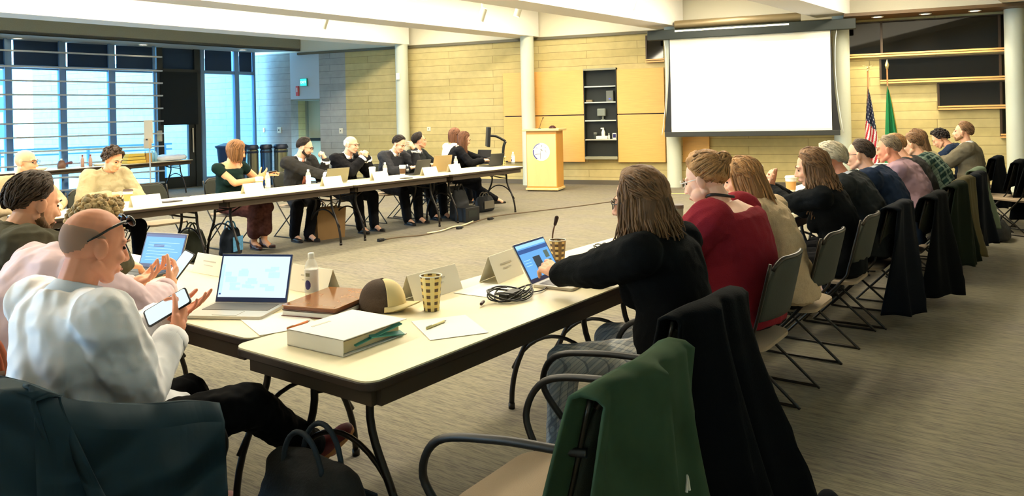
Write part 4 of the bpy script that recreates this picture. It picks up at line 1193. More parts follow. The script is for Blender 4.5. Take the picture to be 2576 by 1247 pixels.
# leather portfolio on a white-paged notebook
t = thing('notebook', 'white paged notebook with brown cover lying under the leather portfolio', 'notebook', W(.58, .865, TZ), YT+R(18))
MB().box((0, 0, .012), (.355, .262, .016)).build('pages', M_paper, t); MB().box((0, 0, .0021), (.365, .27, .004)).build('cover', mat('wine_cover', (92, 30, 20), .4), t, bevel=.001)
t = thing('leather_portfolio', 'glossy brown leather portfolio on top of the notebook near the cap', 'portfolio', W(.585, .87, TZ+.0205), YT+R(16))
M_leather = mat('brown_leather', (142, 92, 50), .16, var=.1, vscale=12)
MB().prism(rrect(.36, .27, .012), 0, .006).build('back_cover', mat('dark_leather', (66, 36, 22), .3), t, bevel=.002); MB().prism(rrect(.352, .262, .01), .006, .018).build('inner_pages', mat('leather_inner', (120, 70, 44), .5), t); MB().prism(rrect(.362, .272, .012), .018, .024).build('front_cover', M_leather, t, bevel=.002)
# baseball cap, standing on its rim, its open back towards the left
t = thing('baseball_cap', 'dark mesh baseball cap with a cream brim, resting on the near table', 'cap', W(.68, .655, TZ), R(72))
M_mesh = mat('brown_mesh', (74, 58, 44), .9, bump=.6, bscale=260)
M_twill = mat('cream_twill', (226, 206, 150), .8)
def crown(a0, a1, off=0.0, hole=False):
    mb = MB(); P = []
    n = 40
    for j in range(15):
        e = R(88*j/14); row = []
        for i in range(n+1):
            a = R(a0+(a1-a0)*i/n); bulge = 1+.06*math.sin(2*e)
            row.append(V(((.083+off)*math.cos(a)*math.cos(e)**.8*bulge, (.102+off)*math.sin(a)*math.cos(e)**.8*bulge, .004+(.125+off)*math.sin(e)**.95)))
        P.append(row)
    vs = [p for r in P for p in r]; fs = []
    for j in range(14):
        for i in range(n):
            am = a0+(a1-a0)*(i+.5)/n
            if hole and abs(am-90) < 30*math.sqrt(max(0, 1-((j-1.0)/5.2)**2)) and 1 <= j < 6: continue
            fs.append((j*(n+1)+i, j*(n+1)+i+1, (j+1)*(n+1)+i+1, (j+1)*(n+1)+i))
    return mb.add(vs, fs)
crown(-36, 216, 0, True).build('mesh_crown', M_mesh, t, smooth=True, solid=.003)
crown(216, 324, .0005).build('front_panel', M_twill, t, smooth=True, solid=.003)
P = []
for i in range(21):
    a = R(208+124*i/20); w_ = math.sin(math.pi*i/20)**.55; row = []
    for q in (0, .2, .4, .6, .8, 1): row.append(V((.083*math.cos(a)*(1+.03*q), .102*math.sin(a)-q*.072*w_, .006+.012*q*w_-.030*q*abs(math.cos(a))**2)))
    P.append(row)
mb = MB().grid(P); dz = min(v[2] for v in mb.v); mb.xf(Matrix.Translation((0, 0, max(0, .004-dz)))); mb.build('brim', M_twill, t, smooth=True, solid=.004)
MB().ell((0, 0, .130), (.008, .008, .005)).build('button', M_mesh, t, smooth=True)
cup('gold and brown checked paper cup without lid on the nearest table', T_(1086, 779), 'check', .15)
cup('brown patterned paper cup behind the web page laptop', W(1.86, .52, TZ), 'check2', .145)
# binder
t = thing('ring_binder', 'thick white ring binder with teal dividers on the nearest table', 'binder', W(.29, .43, TZ), YT+R(3))
bw_, bd_, bh_ = .33, .29, .058
MB().box((0, 0, .0015), (bw_, bd_, .003)).build('back_cover', M_paper, t); MB().box((0, 0, bh_-.0015), (bw_, bd_, .003)).build('front_cover', M_paper, t); MB().box((-bw_/2+.0015, 0, bh_/2), (.003, bd_, bh_)).build('spine', M_paper, t)
MB().box((-.01, 0, bh_*.44), (bw_*.88, bd_*.9, bh_*.7)).build('pages', mat('page_edges', (222, 206, 160), .9, bump=.5, bscale=400, stretch=(1, 1, 30)), t)
MB().box((.02, -bd_*.46, bh_*.60), (bw_*.72, .022, .004), rot(0, 14, -6)).build('divider', mat('teal_divider', (52, 140, 130), .5), t); MB().box((.06, -bd_*.47, bh_*.42), (.17, .030, .004), rot(-6, 20, 10)).build('divider', mat('teal_divider', (52, 140, 130), .5), t)
MB().box((-.05, .09, bh_+.0004), (.09, .012, .0008)).build('title_strip', mat('strip_grey', (214, 210, 196), .6), t)
sheet('white paper sheet under the orange pen, before the silver laptop', W(.30, .86, TZ), YT+R(-20), .24, .30)
sheet('white paper sheet with a pale pen on it, right of the binder', W(.62, .22, TZ), YT+R(-32), .23, .29)
sheet('blank paper sheet between the name cards on the nearest table', W(1.20, .50, TZ), YT+R(4), .24, .2)
pen('orange pen lying on paper before the silver laptop', W(.30, .74, TZ+.0016), YT+R(10), mat('orange_pen', (214, 120, 60), .4))
pen('pale pen lying on the paper right of the binder', W(.60, .27, TZ+.0016), YT+R(6), mat('pale_pen', (226, 216, 150), .4))
# black cable bundle with its power brick
def cable(mb, c, n, rx, rz, r, seed):
    rr = random.Random(seed)
    for i in range(n):
        pts = []; ph = rr.uniform(0, 6.28); ex = rr.uniform(.5, 1); ey = rr.uniform(.25, .7); an = rr.uniform(-.5, .5)
        for q in range(25):
            a = ph+2*math.pi*q/24*rr.uniform(.985, 1.0); x = rx*ex*math.cos(a); y = rx*ey*math.sin(a)
            pts.append(c+V((x*math.cos(an)-y*math.sin(an), x*math.sin(an)+y*math.cos(an), r+.004+rz*(.5+.5*math.sin(a*1.5+i)))))
        mb.tube(pts, r, 6)
    return mb
t = thing('power_adapter', 'black power adapter with coiled cord beside the web page laptop', 'power adapter', W(1.13, .30, TZ), YT+R(5))
MB().box((0, 0, .016), (.12, .052, .030)).build('brick', M_black, t, bevel=.006)
cable(MB(), V((0, .0, 0)), 6, .14, .035, .0036, 3).build('cord', M_black, t, smooth=True)
MB().tube(spline([(.07, -.02, .01), (.16, -.06, .006), (.24, -.05, .005), (.27, .0, .005)], 6), .0034, 6).build('lead', M_black, t, smooth=True); MB().capsule((-.19, .03, .012), (-.15, .045, .012), .007, .007).build('plug', mat('plug_wine', (50, 14, 16), .4), t, smooth=True)
t = thing('coiled_cable', 'loose heap of black cables on the table beyond the patterned cup', 'cable', W(2.28, .46, TZ), YT)
cable(MB(), V((0, 0, 0)), 8, .13, .05, .0036, 9).build('loops', M_black, t, smooth=True); MB().box((.05, -.03, .02), (.05, .03, .022)).build('connector', M_black, t, bevel=.004)
t = thing('gooseneck_microphone', 'slim gooseneck microphone rising behind the web page laptop', 'microphone', W(1.95, .60, TZ))
MB().lathe([(.0005, 0), (.045, 0), (.045, .012), (.02, .022), (.0005, .022)]).build('base', M_black, t, auto=40)
MB().tube(spline([(0, 0, .02), (-.012, 0, .10), (-.010, 0, .16), (.004, .0, .215)], 6), .0045, 8).build('gooseneck', mat('bronze_neck', (96, 66, 40), .4, .5), t, smooth=True)
MB().capsule((.004, 0, .212), (.014, 0, .248), .009, .012).build('mic_head', mat('mic_foam', (40, 22, 16), .95), t, smooth=True)
t = thing('travel_tumbler', 'tall dark grey travel tumbler between the woman in black and the maroon sweater', 'tumbler', W(3.18, .42, TZ))
M_tum = mat('tumbler_grey', (92, 96, 92), .4, .3)
MB().lathe([(.0005, 0), (.034, 0), (.040, .18), (.0005, .18)], n=28).build('body', M_tum, t, auto=40); MB().lathe([(.042, .178), (.042, .200), (.037, .204), (.0005, .204)], n=28).build('lid', mat('tumbler_lid', (66, 52, 46), .5), t, auto=40)
sheet('white paper sheet before the woman in the maroon sweater', W(2.62, .42, TZ), YT+R(10), .25, .3)
sheet('papers on the table before the beige jacket', W(3.55, .40, TZ), YT-R(8), .3, .3)
cup('white cup with tan sleeve farthest along the right row tables', W(5.97, .51, TZ), 'sleeve', .17)
cup('small white lidded cup on the right row, left of the tan sleeved cup', W(5.35, .70, TZ), 'white', .12)
sheet('white paper lying before the dark curly haired woman', W(4.55, .42, TZ), YT, .42, .3)
sheet('white paper lying before the men in suits', W(5.4, .32, TZ), YT, .36, .28)

# --- far row
def Ft(x, y, dm=0): return at(x, y, TZ)
for x, lab, m_, w_ in ((365, 'name card before the turtleneck woman', 5.80, .30), (635, 'name card before the woman in the green dress', 5.98, .26), (834, 'name card before the bearded man with pink tie', 5.85, .30), (955, 'name card before the white haired man', 5.90, .28), (1080, 'name card before the man with the dark tie', 5.86, .30), (1143, 'name card beside the tan laptop lid', 5.95, .26)):
    a, d_ = ray(x, 450)
    Y = (m_+OX*MM.x+OY*MM.y)/(a*MM.x+MM.y); tent(lab, V((a*Y, Y, TZ)), YT, w_, .115, False)
def on_m(x, m_):
    y0 = 450
    for _ in range(3):
        a, d_ = ray(x, y0); Y = (m_+OX*MM.x+OY*MM.y)/(a*MM.x+MM.y); y0 = CY+F_*((H_-TZ)/Y)-ROLL*(x-CX)
    return V((a*Y, Y, TZ))
for x, m_, lab in ((674, 6.12, 'water bottle right of the green dress woman'), (776, 6.05, 'water bottle before the bearded man'), (969, 6.15, 'water bottle before the man with his hand on his forehead'), (1147, 6.2, 'water bottle half hidden behind a far name card'), (1291, 6.12, 'water bottle at the lectern end of the far row')):
    bottle(lab, on_m(x, m_), R(-60))
for x, m_, lab, kd in ((323, 6.05, 'kraft cup with brown lid before the turtleneck woman', 'brownlid'), (653, 6.15, 'white lidded cup behind the name card of the green dress woman', 'sleeve'), (937, 6.15, 'white lidded cup before the white haired man', 'white'), (1013, 6.0, 'white lidded cup with dark sleeve before the man with his hand on his forehead', 'dark'), (1266, 6.1, 'gold checked cup near the lectern end of the far row', 'check')):
    cup(lab, on_m(x, m_), kd, .15)
YB = YAW_F
laptop('laptop with grey lid before the bearded man, half behind a name card', on_m(846, 6.10), YB+R(-12), .32, .22, .2, 20, M_grey, 'off', mat('taupe_lid', (128, 122, 96), .4, .3))
laptop('dark laptop before the man with the dark tie', on_m(1058, 6.03), YB+R(6), .34, .23, .22, 18, M_lapd)
laptop('laptop with tan lid beside the man with the dark tie', on_m(1110, 6.12), YB-R(14), .33, .23, .25, 14, M_grey, 'off', mat('tan_lid', (160, 138, 96), .4, .2))
laptop('dark laptop before the woman with long auburn hair', on_m(1246, 6.10), YB-R(6), .33, .23, .21, 16, M_lapd)
for x, m_, lab, w_ in ((425, 5.95, 'dark notebook on the far row beside the turtleneck woman', .25), (1022, 5.72, 'dark phone lying before the man with the dark tie', .15)):
    o = MB().box((0, 0, .006), (w_, .11, .012)).build('notebook' if w_ > .2 else 'phone', mat('dark_cover', (50, 46, 44), .5), bevel=.003); o.location = on_m(x, m_); o.rotation_euler = (0, 0, YT); tag(o, lab, 'notebook' if w_ > .2 else 'phone')
for x, m_, lab, w_ in ((470, 6.1, 'paper sheet on the far row in front of the empty chair', .5), (560, 5.95, 'paper sheet on the far row before the green dress', .3), (800, 6.1, 'paper sheet under the bearded man\'s elbow', .3), (900, 6.05, 'papers before the white haired man', .32), (1010, 6.2, 'paper sheet before the man resting his forehead', .3), (1240, 5.85, 'paper pad at the lectern end of the far row', .34)):
    sheet(lab, on_m(x, m_), YT+R(5), w_, .22)
# --- floor: cables, bags, boxes
t = MB().tube(spline([at(955, 605, .006), at(1000, 597, .006), at(1070, 590, .006), at(1120, 575, .006), at(1165, 568, .006), at(1240, 545, .006), at(1340, 532, .006), at(1450, 519, .006), at(1540, 507, .006)], 5), .011, 6).build('floor_cable', mat('brown_cable', (84, 66, 42), .6), smooth=True); tag(t, 'long brown cable running over the carpet from the far tables to the right', 'cable')
t = MB().tube(spline([at(1075, 586, .02), at(1110, 580, .02), at(1140, 570, .02), at(1165, 566, .02), at(1190, 556, .02)], 5), .010, 6).build('floor_cable', mat('cream_cable', (220, 208, 168), .6), smooth=True); tag(t, 'cream cable lying on the carpet under the far tables', 'cable')
t = MB().tube(spline([at(1545, 505, .03), at(1549, 512, .02), at(1552, 518, .012), at(1560, 508, .012)], 5), .012, 6).build('cable_end', M_black, smooth=True); tag(t, 'black plug end where the brown floor cable meets the right row', 'cable')
tp = MB().box((0, 0, .0015), (1.9, .06, .003)).build('floor_tape', mat('yellow_tape', (236, 218, 120), .6)); tp.location = at(1700, 487, 0); tp.rotation_euler = (0, 0, YAW_W-R(2)+math.atan2(.1, 1)); tag(tp, 'pale yellow tape strip on the carpet before the screen', 'tape')
t = thing('floor_box', 'small black box on the carpet under the far row', 'box', at(1176, 556, 0), YT)
MB().box((0, 0, .11), (.32, .22, .22)).build('case', M_black, t, bevel=.01); MB().box((0, -.111, .12), (.2, .004, .1)).build('front_panel', M_dark, t)
def plug(x, y, lab):
    t = thing('cable_connector', lab, 'connector', at(x, y, 0), YT); MB().box((0, 0, .02), (.09, .05, .04)).build('body', M_black, t, bevel=.008); MB().cyl((.04, 0, .02), (.09, 0, .012), .008, n=8).build('cable_stub', M_black, t)
plug(958, 607, 'black connector at the left end of the floor cable'); plug(1233, 553, 'black connector beside the floor cable below the far laptop'); plug(1155, 576, 'black connector lying where the cream cable ends')
t = thing('paper_bag', 'open brown paper bag on the floor under the white haired man\'s table', 'bag', W(5.05, 6.32, 0), YT+R(-8))
M_bag = mat('brown_bag', (150, 116, 72), .8, var=.1, vscale=6)
P = [[V((x*(1+.10*z), y*(1+.10*z), z*.40)) for x, y in [(-.2, -.12), (0, -.13), (.2, -.12), (.21, 0), (.2, .12), (0, .13), (-.2, .12), (-.21, 0), (-.2, -.12)]] for z in (0, .33, .66, 1)]
MB().grid(P).build('bag_wall', M_bag, t, solid=.004); MB().box((0, 0, .004), (.4, .24, .006)).build('bag_bottom', M_bag, t)
for s in (-1, 1): MB().tube(bez((-.08, s*.14, .40), (-.08, s*.15, .5), (.08, s*.15, .5), (.08, s*.14, .40)), .006, 6).build('handle', mat('bag_handle', (110, 80, 48), .8), t, smooth=True)
def softbag(label, p, yaw, d, m, cat='bag', name='handbag', band=None, strap=True, seed=0):
    t = thing(name, label, cat, p, yaw)
    mb = MB()
    mb.loft([(V((0, 0, 0.01)), V((1, 0, 0)), V((0, 1, 0)), d[0]*.46, d[1]*.42), (V((0, 0, d[2]*.12)), V((1, 0, 0)), V((0, 1, 0)), d[0]*.5, d[1]*.5), (V((.01, 0, d[2]*.55)), V((1, 0, 0)), V((0, 1, 0)), d[0]*.49, d[1]*.46), (V((0, .0, d[2]*.92)), V((1, 0, 0)), V((0, 1, 0)), d[0]*.40, d[1]*.24), (V((0, 0, d[2])), V((1, 0, 0)), V((0, 1, 0)), d[0]*.34, d[1]*.12)], 24, 2.8)
    clay(mb, 'bag_body', m, t, .012, 4, .02, .09)
    if strap:
        for s in (-1, 1): MB().tube(bez((-d[0]*.2, s*d[1]*.14, d[2]*.92), (-d[0]*.16, s*d[1]*.16, d[2]*1.3), (d[0]*.16, s*d[1]*.16, d[2]*1.3), (d[0]*.2, s*d[1]*.14, d[2]*.92), 14), .009, 8).build('handle', band or m, t, smooth=True)
    if band: MB().box((0, -d[1]*.5-.004, d[2]*.45), (d[0]*.6, .012, d[2]*.5)).build('front_pocket', band, t, bevel=.006)
    return t
M_bk = mat('black_nylon', (20, 22, 24), .8, bump=.3, bscale=120)
softbag('black backpack on the floor before the nearest table leg', W(-.03, .25), YM, (.50, .28, .46), M_bk, 'bag', 'backpack', mat('navy_nylon', (24, 38, 50), .8))
softbag('black bag with white trim on the floor under the lectern end of the far row', W(8.25, 6.2, 0), YT, (.42, .2, .26), M_bk, 'bag', 'handbag', mat('mixed_trim', (120, 112, 96), .8))
softbag('navy bag with a light blue pattern under the far row table', W(3.55, 6.22, 0), YT+R(20), (.3, .2, .34), mat('navy_bag', (20, 34, 52), .8), 'bag', 'tote_bag', mat('light_blue_pattern', (110, 186, 240), .6, var=.3, vscale=30))
softbag('dark green bag on the floor beside the navy bag', W(3.15, 6.35, 0), YT, (.3, .22, .36), mat('dark_green_bag', (46, 50, 34), .8), 'bag', 'handbag')
softbag('dark bag standing on the floor behind the man with the dark tie\'s table', W(7.27, 5.90, 0), YT, (.34, .22, .46), M_bk, 'bag', 'backpack')
softbag('black bag on the floor beneath the last coats of the right row', W(8.9, -.95, 0), YT, (.46, .28, .24), M_bk, 'bag', 'duffel_bag', None)
softbag('brown tote with an orange panel standing on the floor at the far left edge', V((-1.88, 2.72, .0)), YT, (.30, .2, .68), mat('brown_tote', (70, 52, 34), .8, var=.3, vscale=30, stretch=(1, 1, 8)), 'bag', 'tote_bag', mat('orange_panel', (168, 84, 44), .7))
# ================================================================== fittings at the back wall
def WP(x, y, off): s, z = onwall(x, y, off); return wall(s, z, off), s, z
# --- projection screen
SO = .72
tl, tr, bl, br = [onwall(x, y, SO) for x, y in ((1686, 100), (2088, 76), (1688, 332), (2093, 327))]
s0, s1 = (tl[0]+bl[0])/2, (tr[0]+br[0])/2; z1 = (tl[1]+tr[1])/2; z0 = (bl[1]+br[1])/2
t = thing('projection_screen', 'large lit projection screen hanging before the back wall', 'projection screen', wall(s0, 0, SO), YAW_W)
w = s1-s0
M_proj = mat('projected_image', (250, 250, 252), .8, emit=(243, 248, 255), estr=.52)
MB().box((w/2, .004, (z0+z1)/2), (w, .006, z1-z0)).build('fabric', mat('screen_fabric', (246, 238, 214), .8), t)
zi = z1-(z1-z0)*.075
MB().box((w/2, -.0002, (z0+.04+zi)/2), (w-.01, .002, zi-z0-.04)).build('projected_image', M_proj, t)
MB().box((w/2, -.0018, z0+.04+(zi-z0)*.075), (w-.01, .001, (zi-z0)*.14)).build('footer_band', mat('projected_white', (252, 253, 255), .8, emit=(252, 253, 255), estr=.62), t)
def edge(n, a, b, m=M_black):
    P = []
    for i in range(17):
        q = i/16; z = z0-.0+(z1-z0)*q; bow = .13*(1-q)**2.2+.02
        x = a; xo = a+b*bow; P.append([V((x, .0, z)), V((xo, .0, z))])
    MB().grid(P).build(n, m, t, solid=.006)
edge('side_border', 0, -1); edge('side_border', w, 1)
for sx in (-1, 1):
    pts = []
    for i in range(17):
        q = i/16; z = z0-.06+(z1-z0+.1)*q; bow = .20*(1-q)**1.6+.12*q**2.5+.03*0; pts.append(V(((-bow) if sx < 0 else w+bow, .0, z)))
    MB().tube(pts, .007, 6).build('tension_cord', M_pwhite, t, smooth=True)
MB().box((w/2, 0, z0-.05), (w+.28, .03, .10)).build('weight_bar', mat('bar_charcoal', (40, 42, 38), .5), t, bevel=.006)
MB().box((w/2, .02, z1+.10), (w+.9, .16, .20)).build('housing', mat('screen_case', (24, 34, 28), .5), t, bevel=.01)
MB().cyl((.1, .08, z1+.30), (w*.83, .08, z1+.30), .09, n=24).build('roller', mat('bronze_tube', (128, 112, 80), .4, .3), t, auto=40)
MB().box((w*.40, -.072, z1+.16), (w*.72, .02, .03)).build('slot_light', mat('slot_lamp', (250, 246, 214), .4, emit=(255, 248, 214), estr=1.4), t)
mt = mat('projected_text', (255, 255, 255), .8, emit=(255, 255, 255), estr=.64)
text('WELCOME &', .16, mt, 'slide_text', Matrix.Translation((.22, -.0030, z0+(z1-z0)*.595)) @ Matrix.Rotation(R(90), 4, 'X'), t, 'LEFT')
# --- wall cabinet: maple panels round an open rack of shelves
def panel(label, x0, x1, y0, y1, off=.10, seam=True, th=.08):
    a = onwall(x0, (y0+y1)/2, off)[0]; b = onwall(x1, (y0+y1)/2, off)[0]; zt_ = onwall((x0+x1)/2, y0, off)[1]; zb = onwall((x0+x1)/2, y1, off)[1]
    o = thing('wall_panel', label, 'wall panel', wall(a, 0, 0), YAW_W, 'maple wall panels')
    zs = onwall((x0+x1)/2, 289-.02*((x0+x1)/2-1470), off)[1]
    if seam:
        MB().box(((b-a)/2, -off+th/2, (zt_+zs)/2+.006), (b-a, th, zt_-zs-.012)).build('upper_leaf', M_wood, o, bevel=.003); MB().box(((b-a)/2, -off+th/2, (zb+zs)/2-.006), (b-a, th, zs-zb-.012)).build('lower_leaf', M_wood, o, bevel=.003)
        MB().box(((b-a)/2, -off/2+.03, (zt_+zb)/2), (b-a-.04, off-.06+.02, zt_-zb-.1)).build('backing', M_edge, o)
    else: MB().box(((b-a)/2, -off/2, (zt_+zb)/2), (b-a, off, zt_-zb)).build('leaf', M_wood, o, bevel=.003)
    return a, b, zt_, zb
a1 = panel('maple wall panel left of the open shelves, behind the second column', 1267, 1469, 180, 407)
a2 = panel('maple wall panel between the open shelves and the screen', 1553, 1672, 172, 408)
panel('low maple wall panel seen beneath the projection screen', 1716, 1783, 200, 408, .06, False)
sa, sb = a1[1]+.01, a2[0]-.01
zt_, zb = onwall(1510, 172, .05)[1], onwall(1510, 400, .05)[1]
t = thing('shelf_rack', 'black open shelf rack set between maple wall panels', 'shelves', wall(sa, 0, 0), YAW_W)
M_rk = mat('rack_black', (14, 22, 18), .7)
w = sb-sa
MB().box((w/2, -.006, (zt_+zb)/2), (w, .01, zt_-zb)).build('back_panel', M_rk, t)
for x in (.008, w-.008): MB().box((x, -.06, (zt_+zb)/2), (.016, .12, zt_-zb)).build('side_panel', M_rk, t)
M_shelf = mat('aluminium_shelf', (196, 198, 184), .4, .3)
SZ = {}
for n, y in (('a', 216), ('b', 256), ('c', 302), ('d', 350)):
    z = onwall(1510, y, .12)[1]; SZ[n] = z
    MB().box((w/2, -.065, z-.012), (w-.034, .11, .024)).build('shelf', M_shelf, t)
MB().box((w/2, -.065, zb+.03), (w, .13, .06)).build('plinth', mat('rack_trim', (150, 148, 124), .5), t); MB().box((w/2, -.065, zt_-.02), (w, .13, .04)).build('top_trim', mat('rack_trim', (150, 148, 124), .5), t)
def shelfp(x, n): s = onwall(x, 300, .07)[0]; return wall(s, SZ[n]+.001, .07)
def bx(name, label, cat, p, d, m, parts=()):
    o = thing(name, label, cat, p, YAW_W); MB().box((0, 0, d[2]/2), d, None).build('case', m, o, bevel=.006)
    for nm, c, dd, mm in parts: MB().box(c, dd).build(nm, mm, o)
    return o
bx('amplifier', 'flat dark box with a light front on the second shelf', 'device', shelfp(1484, 'b'), (.14, .09, .05), mat('tan_box', (120, 108, 80), .6))
bx('speaker_box', 'grey box with a blue light on the second shelf', 'device', shelfp(1536, 'b'), (.16, .09, .24), mat('grey_box', (92, 96, 90), .6), (('blue_light', (0, -.047, .06), (.035, .004, .02), mat('blue_led', (30, 40, 200), .4, emit=(70, 80, 255), estr=1.5)),))
t2 = thing('desk_projector', 'grey pedestal device on the third shelf', 'device', shelfp(1517, 'c'), YAW_W)
MB().lathe([(.0005, 0), (.05, 0), (.05, .012), (.02, .02), (.02, .09), (.0005, .09)]).build('pedestal', mat('grey_dev', (118, 124, 112), .6), t2, auto=40); MB().box((-.03, 0, .17), (.19, .09, .17)).build('head', mat('grey_dev', (118, 124, 112), .6), t2, bevel=.02)
t2 = thing('spray_bottle', 'white pump spray bottle on the fourth shelf', 'bottle', shelfp(1517, 'd')+V((0, 0, .071)), YAW_W)
MB().lathe([(.0005, 0), (.04, 0), (.042, .08), (.022, .13), (.016, .15), (.0005, .15)], n=20).build('bottle_body', M_pwhite, t2, auto=50); MB().box((-.02, 0, .165), (.075, .028, .03)).build('spray_head', M_pwhite, t2, bevel=.006)
bx('tissue_box', 'low white box under the spray bottle on the fourth shelf', 'box', shelfp(1514, 'd'), (.26, .09, .07), M_pwhite)
t2 = thing('pump_bottle', 'small white bottle right of the spray bottle', 'bottle', shelfp(1531, 'd')+WN*.0, YAW_W); MB().lathe([(.0005, 0), (.022, 0), (.022, .07), (.01, .09), (.012, .13), (.0005, .13)], n=16).build('bottle_body', M_pwhite, t2, auto=50)
bx('tablet_display', 'small tablet in a white case at the right end of the fourth shelf', 'tablet', shelfp(1545, 'd'), (.09, .03, .13), M_pwhite, (('screen', (0, -.0165, .07), (.065, .003, .08), mat('tablet_navy', (30, 34, 96), .3)),))
for x, lab in ((1497, 'dark jar left of the spray bottle on the fourth shelf'),):
    t2 = thing('jar', lab, 'jar', shelfp(x, 'd'), YAW_W); MB().lathe([(.0005, 0), (.045, 0), (.045, .11), (.0005, .11)], n=20).build('jar_body', mat('jar_grey', (50, 56, 52), .3), t2, auto=40); MB().lathe([(.04, .11), (.042, .15), (.0005, .155)], n=20).build('lid', mat('jar_lid', (120, 124, 116), .4), t2, auto=40)
# --- lectern
p = (at(1322, 481, 0)+at(1406, 481, 0))/2
pl = at(1322, 481, 0); pr = at(1406, 481, 0); dv = (pr-pl); LW = dv.length
yaw = math.atan2(dv.y, dv.x)-R(6)
t = thing('lectern', 'pale maple lectern with a round emblem, standing before the back wall', 'lectern', p+V((-math.sin(yaw), math.cos(yaw), 0))*.27, yaw)
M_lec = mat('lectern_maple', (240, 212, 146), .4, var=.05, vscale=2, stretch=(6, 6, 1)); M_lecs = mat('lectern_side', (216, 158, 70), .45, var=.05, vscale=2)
LH = 1.27; w = LW-.05
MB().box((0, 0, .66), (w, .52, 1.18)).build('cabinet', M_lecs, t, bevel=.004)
MB().box((0, -.262, .64), (w-.03, .012, 1.08)).build('front_panel', M_lec, t)
MB().box((0, 0, .045), (w+.05, .58, .05)).build('plinth', M_lec, t, bevel=.01)
MB().box((0, 0, .012), (w-.02, .5, .022)).build('recessed_base', M_edge, t)  # dark brown foot, set back under the plinth
MB().box((0, -.01, LH), (w+.14, .62, .045)).build('top', M_lec, t, bevel=.008)
# emblem: blue ring with white land shapes
er = .185; ez = .815
mb = MB().lathe([(.0005, 0), (er, 0), (er, .006), (.0005, .006)], n=40); mb.xf(Matrix.Translation((.0, -.268, ez)) @ Matrix.Rotation(R(90), 4, 'X')); em = mb.build('emblem', mat('emblem_white', (252, 252, 252), .4), t)
M_eb = mat('emblem_blue', (58, 54, 140), .4); M_ek = mat('emblem_dark', (96, 84, 60), .5)
def arc(a0, a1, r0, r1, m, nm):
    P = [[V((q*math.cos(R(a0+(a1-a0)*i/14)), -.2755, ez+q*math.sin(R(a0+(a1-a0)*i/14)))) for q in (r0*(1-.0), r1)] for i in range(15)]
    MB().grid(P).build(nm, m, em)
arc(100, 160, er*.90, er*.98, M_eb, 'emblem_ring'); arc(165, 238, er*.86, er*.98, M_eb, 'emblem_ring')
for k, (xa, za, xb, zb_, r_) in enumerate(((-.13, -.05, -.02, -.045, .005), (-.02, -.045, -.02, .03, .004), (-.02, -.045, -.02, -.15, .004), (-.01, .06, .025, .02, .009), (.01, .14, .012, .10, .006), (.085, .10, .10, .085, .005), (.085, .04, .11, -.02, .004), (-.12, .09, -.07, .075, .005))):
    MB().tube([(xa, -.2755, ez+za), (xb, -.2755, ez+zb_)], [r_, r_*.6], 6).build('emblem_lines', M_ek, em)
g = thing('gooseneck_microphone', 'thin gooseneck microphone on the lectern', 'microphone', t.location+Matrix.Rotation(yaw, 3, 'Z') @ V((-.12, .05, LH+.0235)), yaw)
MB().lathe([(.0005, 0), (.03, 0), (.03, .01), (.0005, .012)]).build('base', M_black, g, auto=40); MB().tube(spline([(0, 0, .01), (.03, 0, .12), (.08, -.02, .21)], 6), .005, 6).build('gooseneck', M_black, g, smooth=True); MB().capsule((.08, -.02, .21), (.09, -.025, .235), .011, .011).build('mic_head', M_black, g, smooth=True)
g = thing('conference_phone', 'small dark device on the right of the lectern top', 'device', t.location+Matrix.Rotation(yaw, 3, 'Z') @ V((.16, .05, LH+.0235)), yaw)
MB().lathe([(.0005, 0), (.075, 0), (.08, .02), (.05, .05), (.0005, .055)], n=24).build('body', mat('device_wine', (60, 24, 32), .3), g, auto=40); MB().lathe([(.03, .05), (.035, .058), (.0005, .06)], n=20).build('speaker_grille', M_black, g)
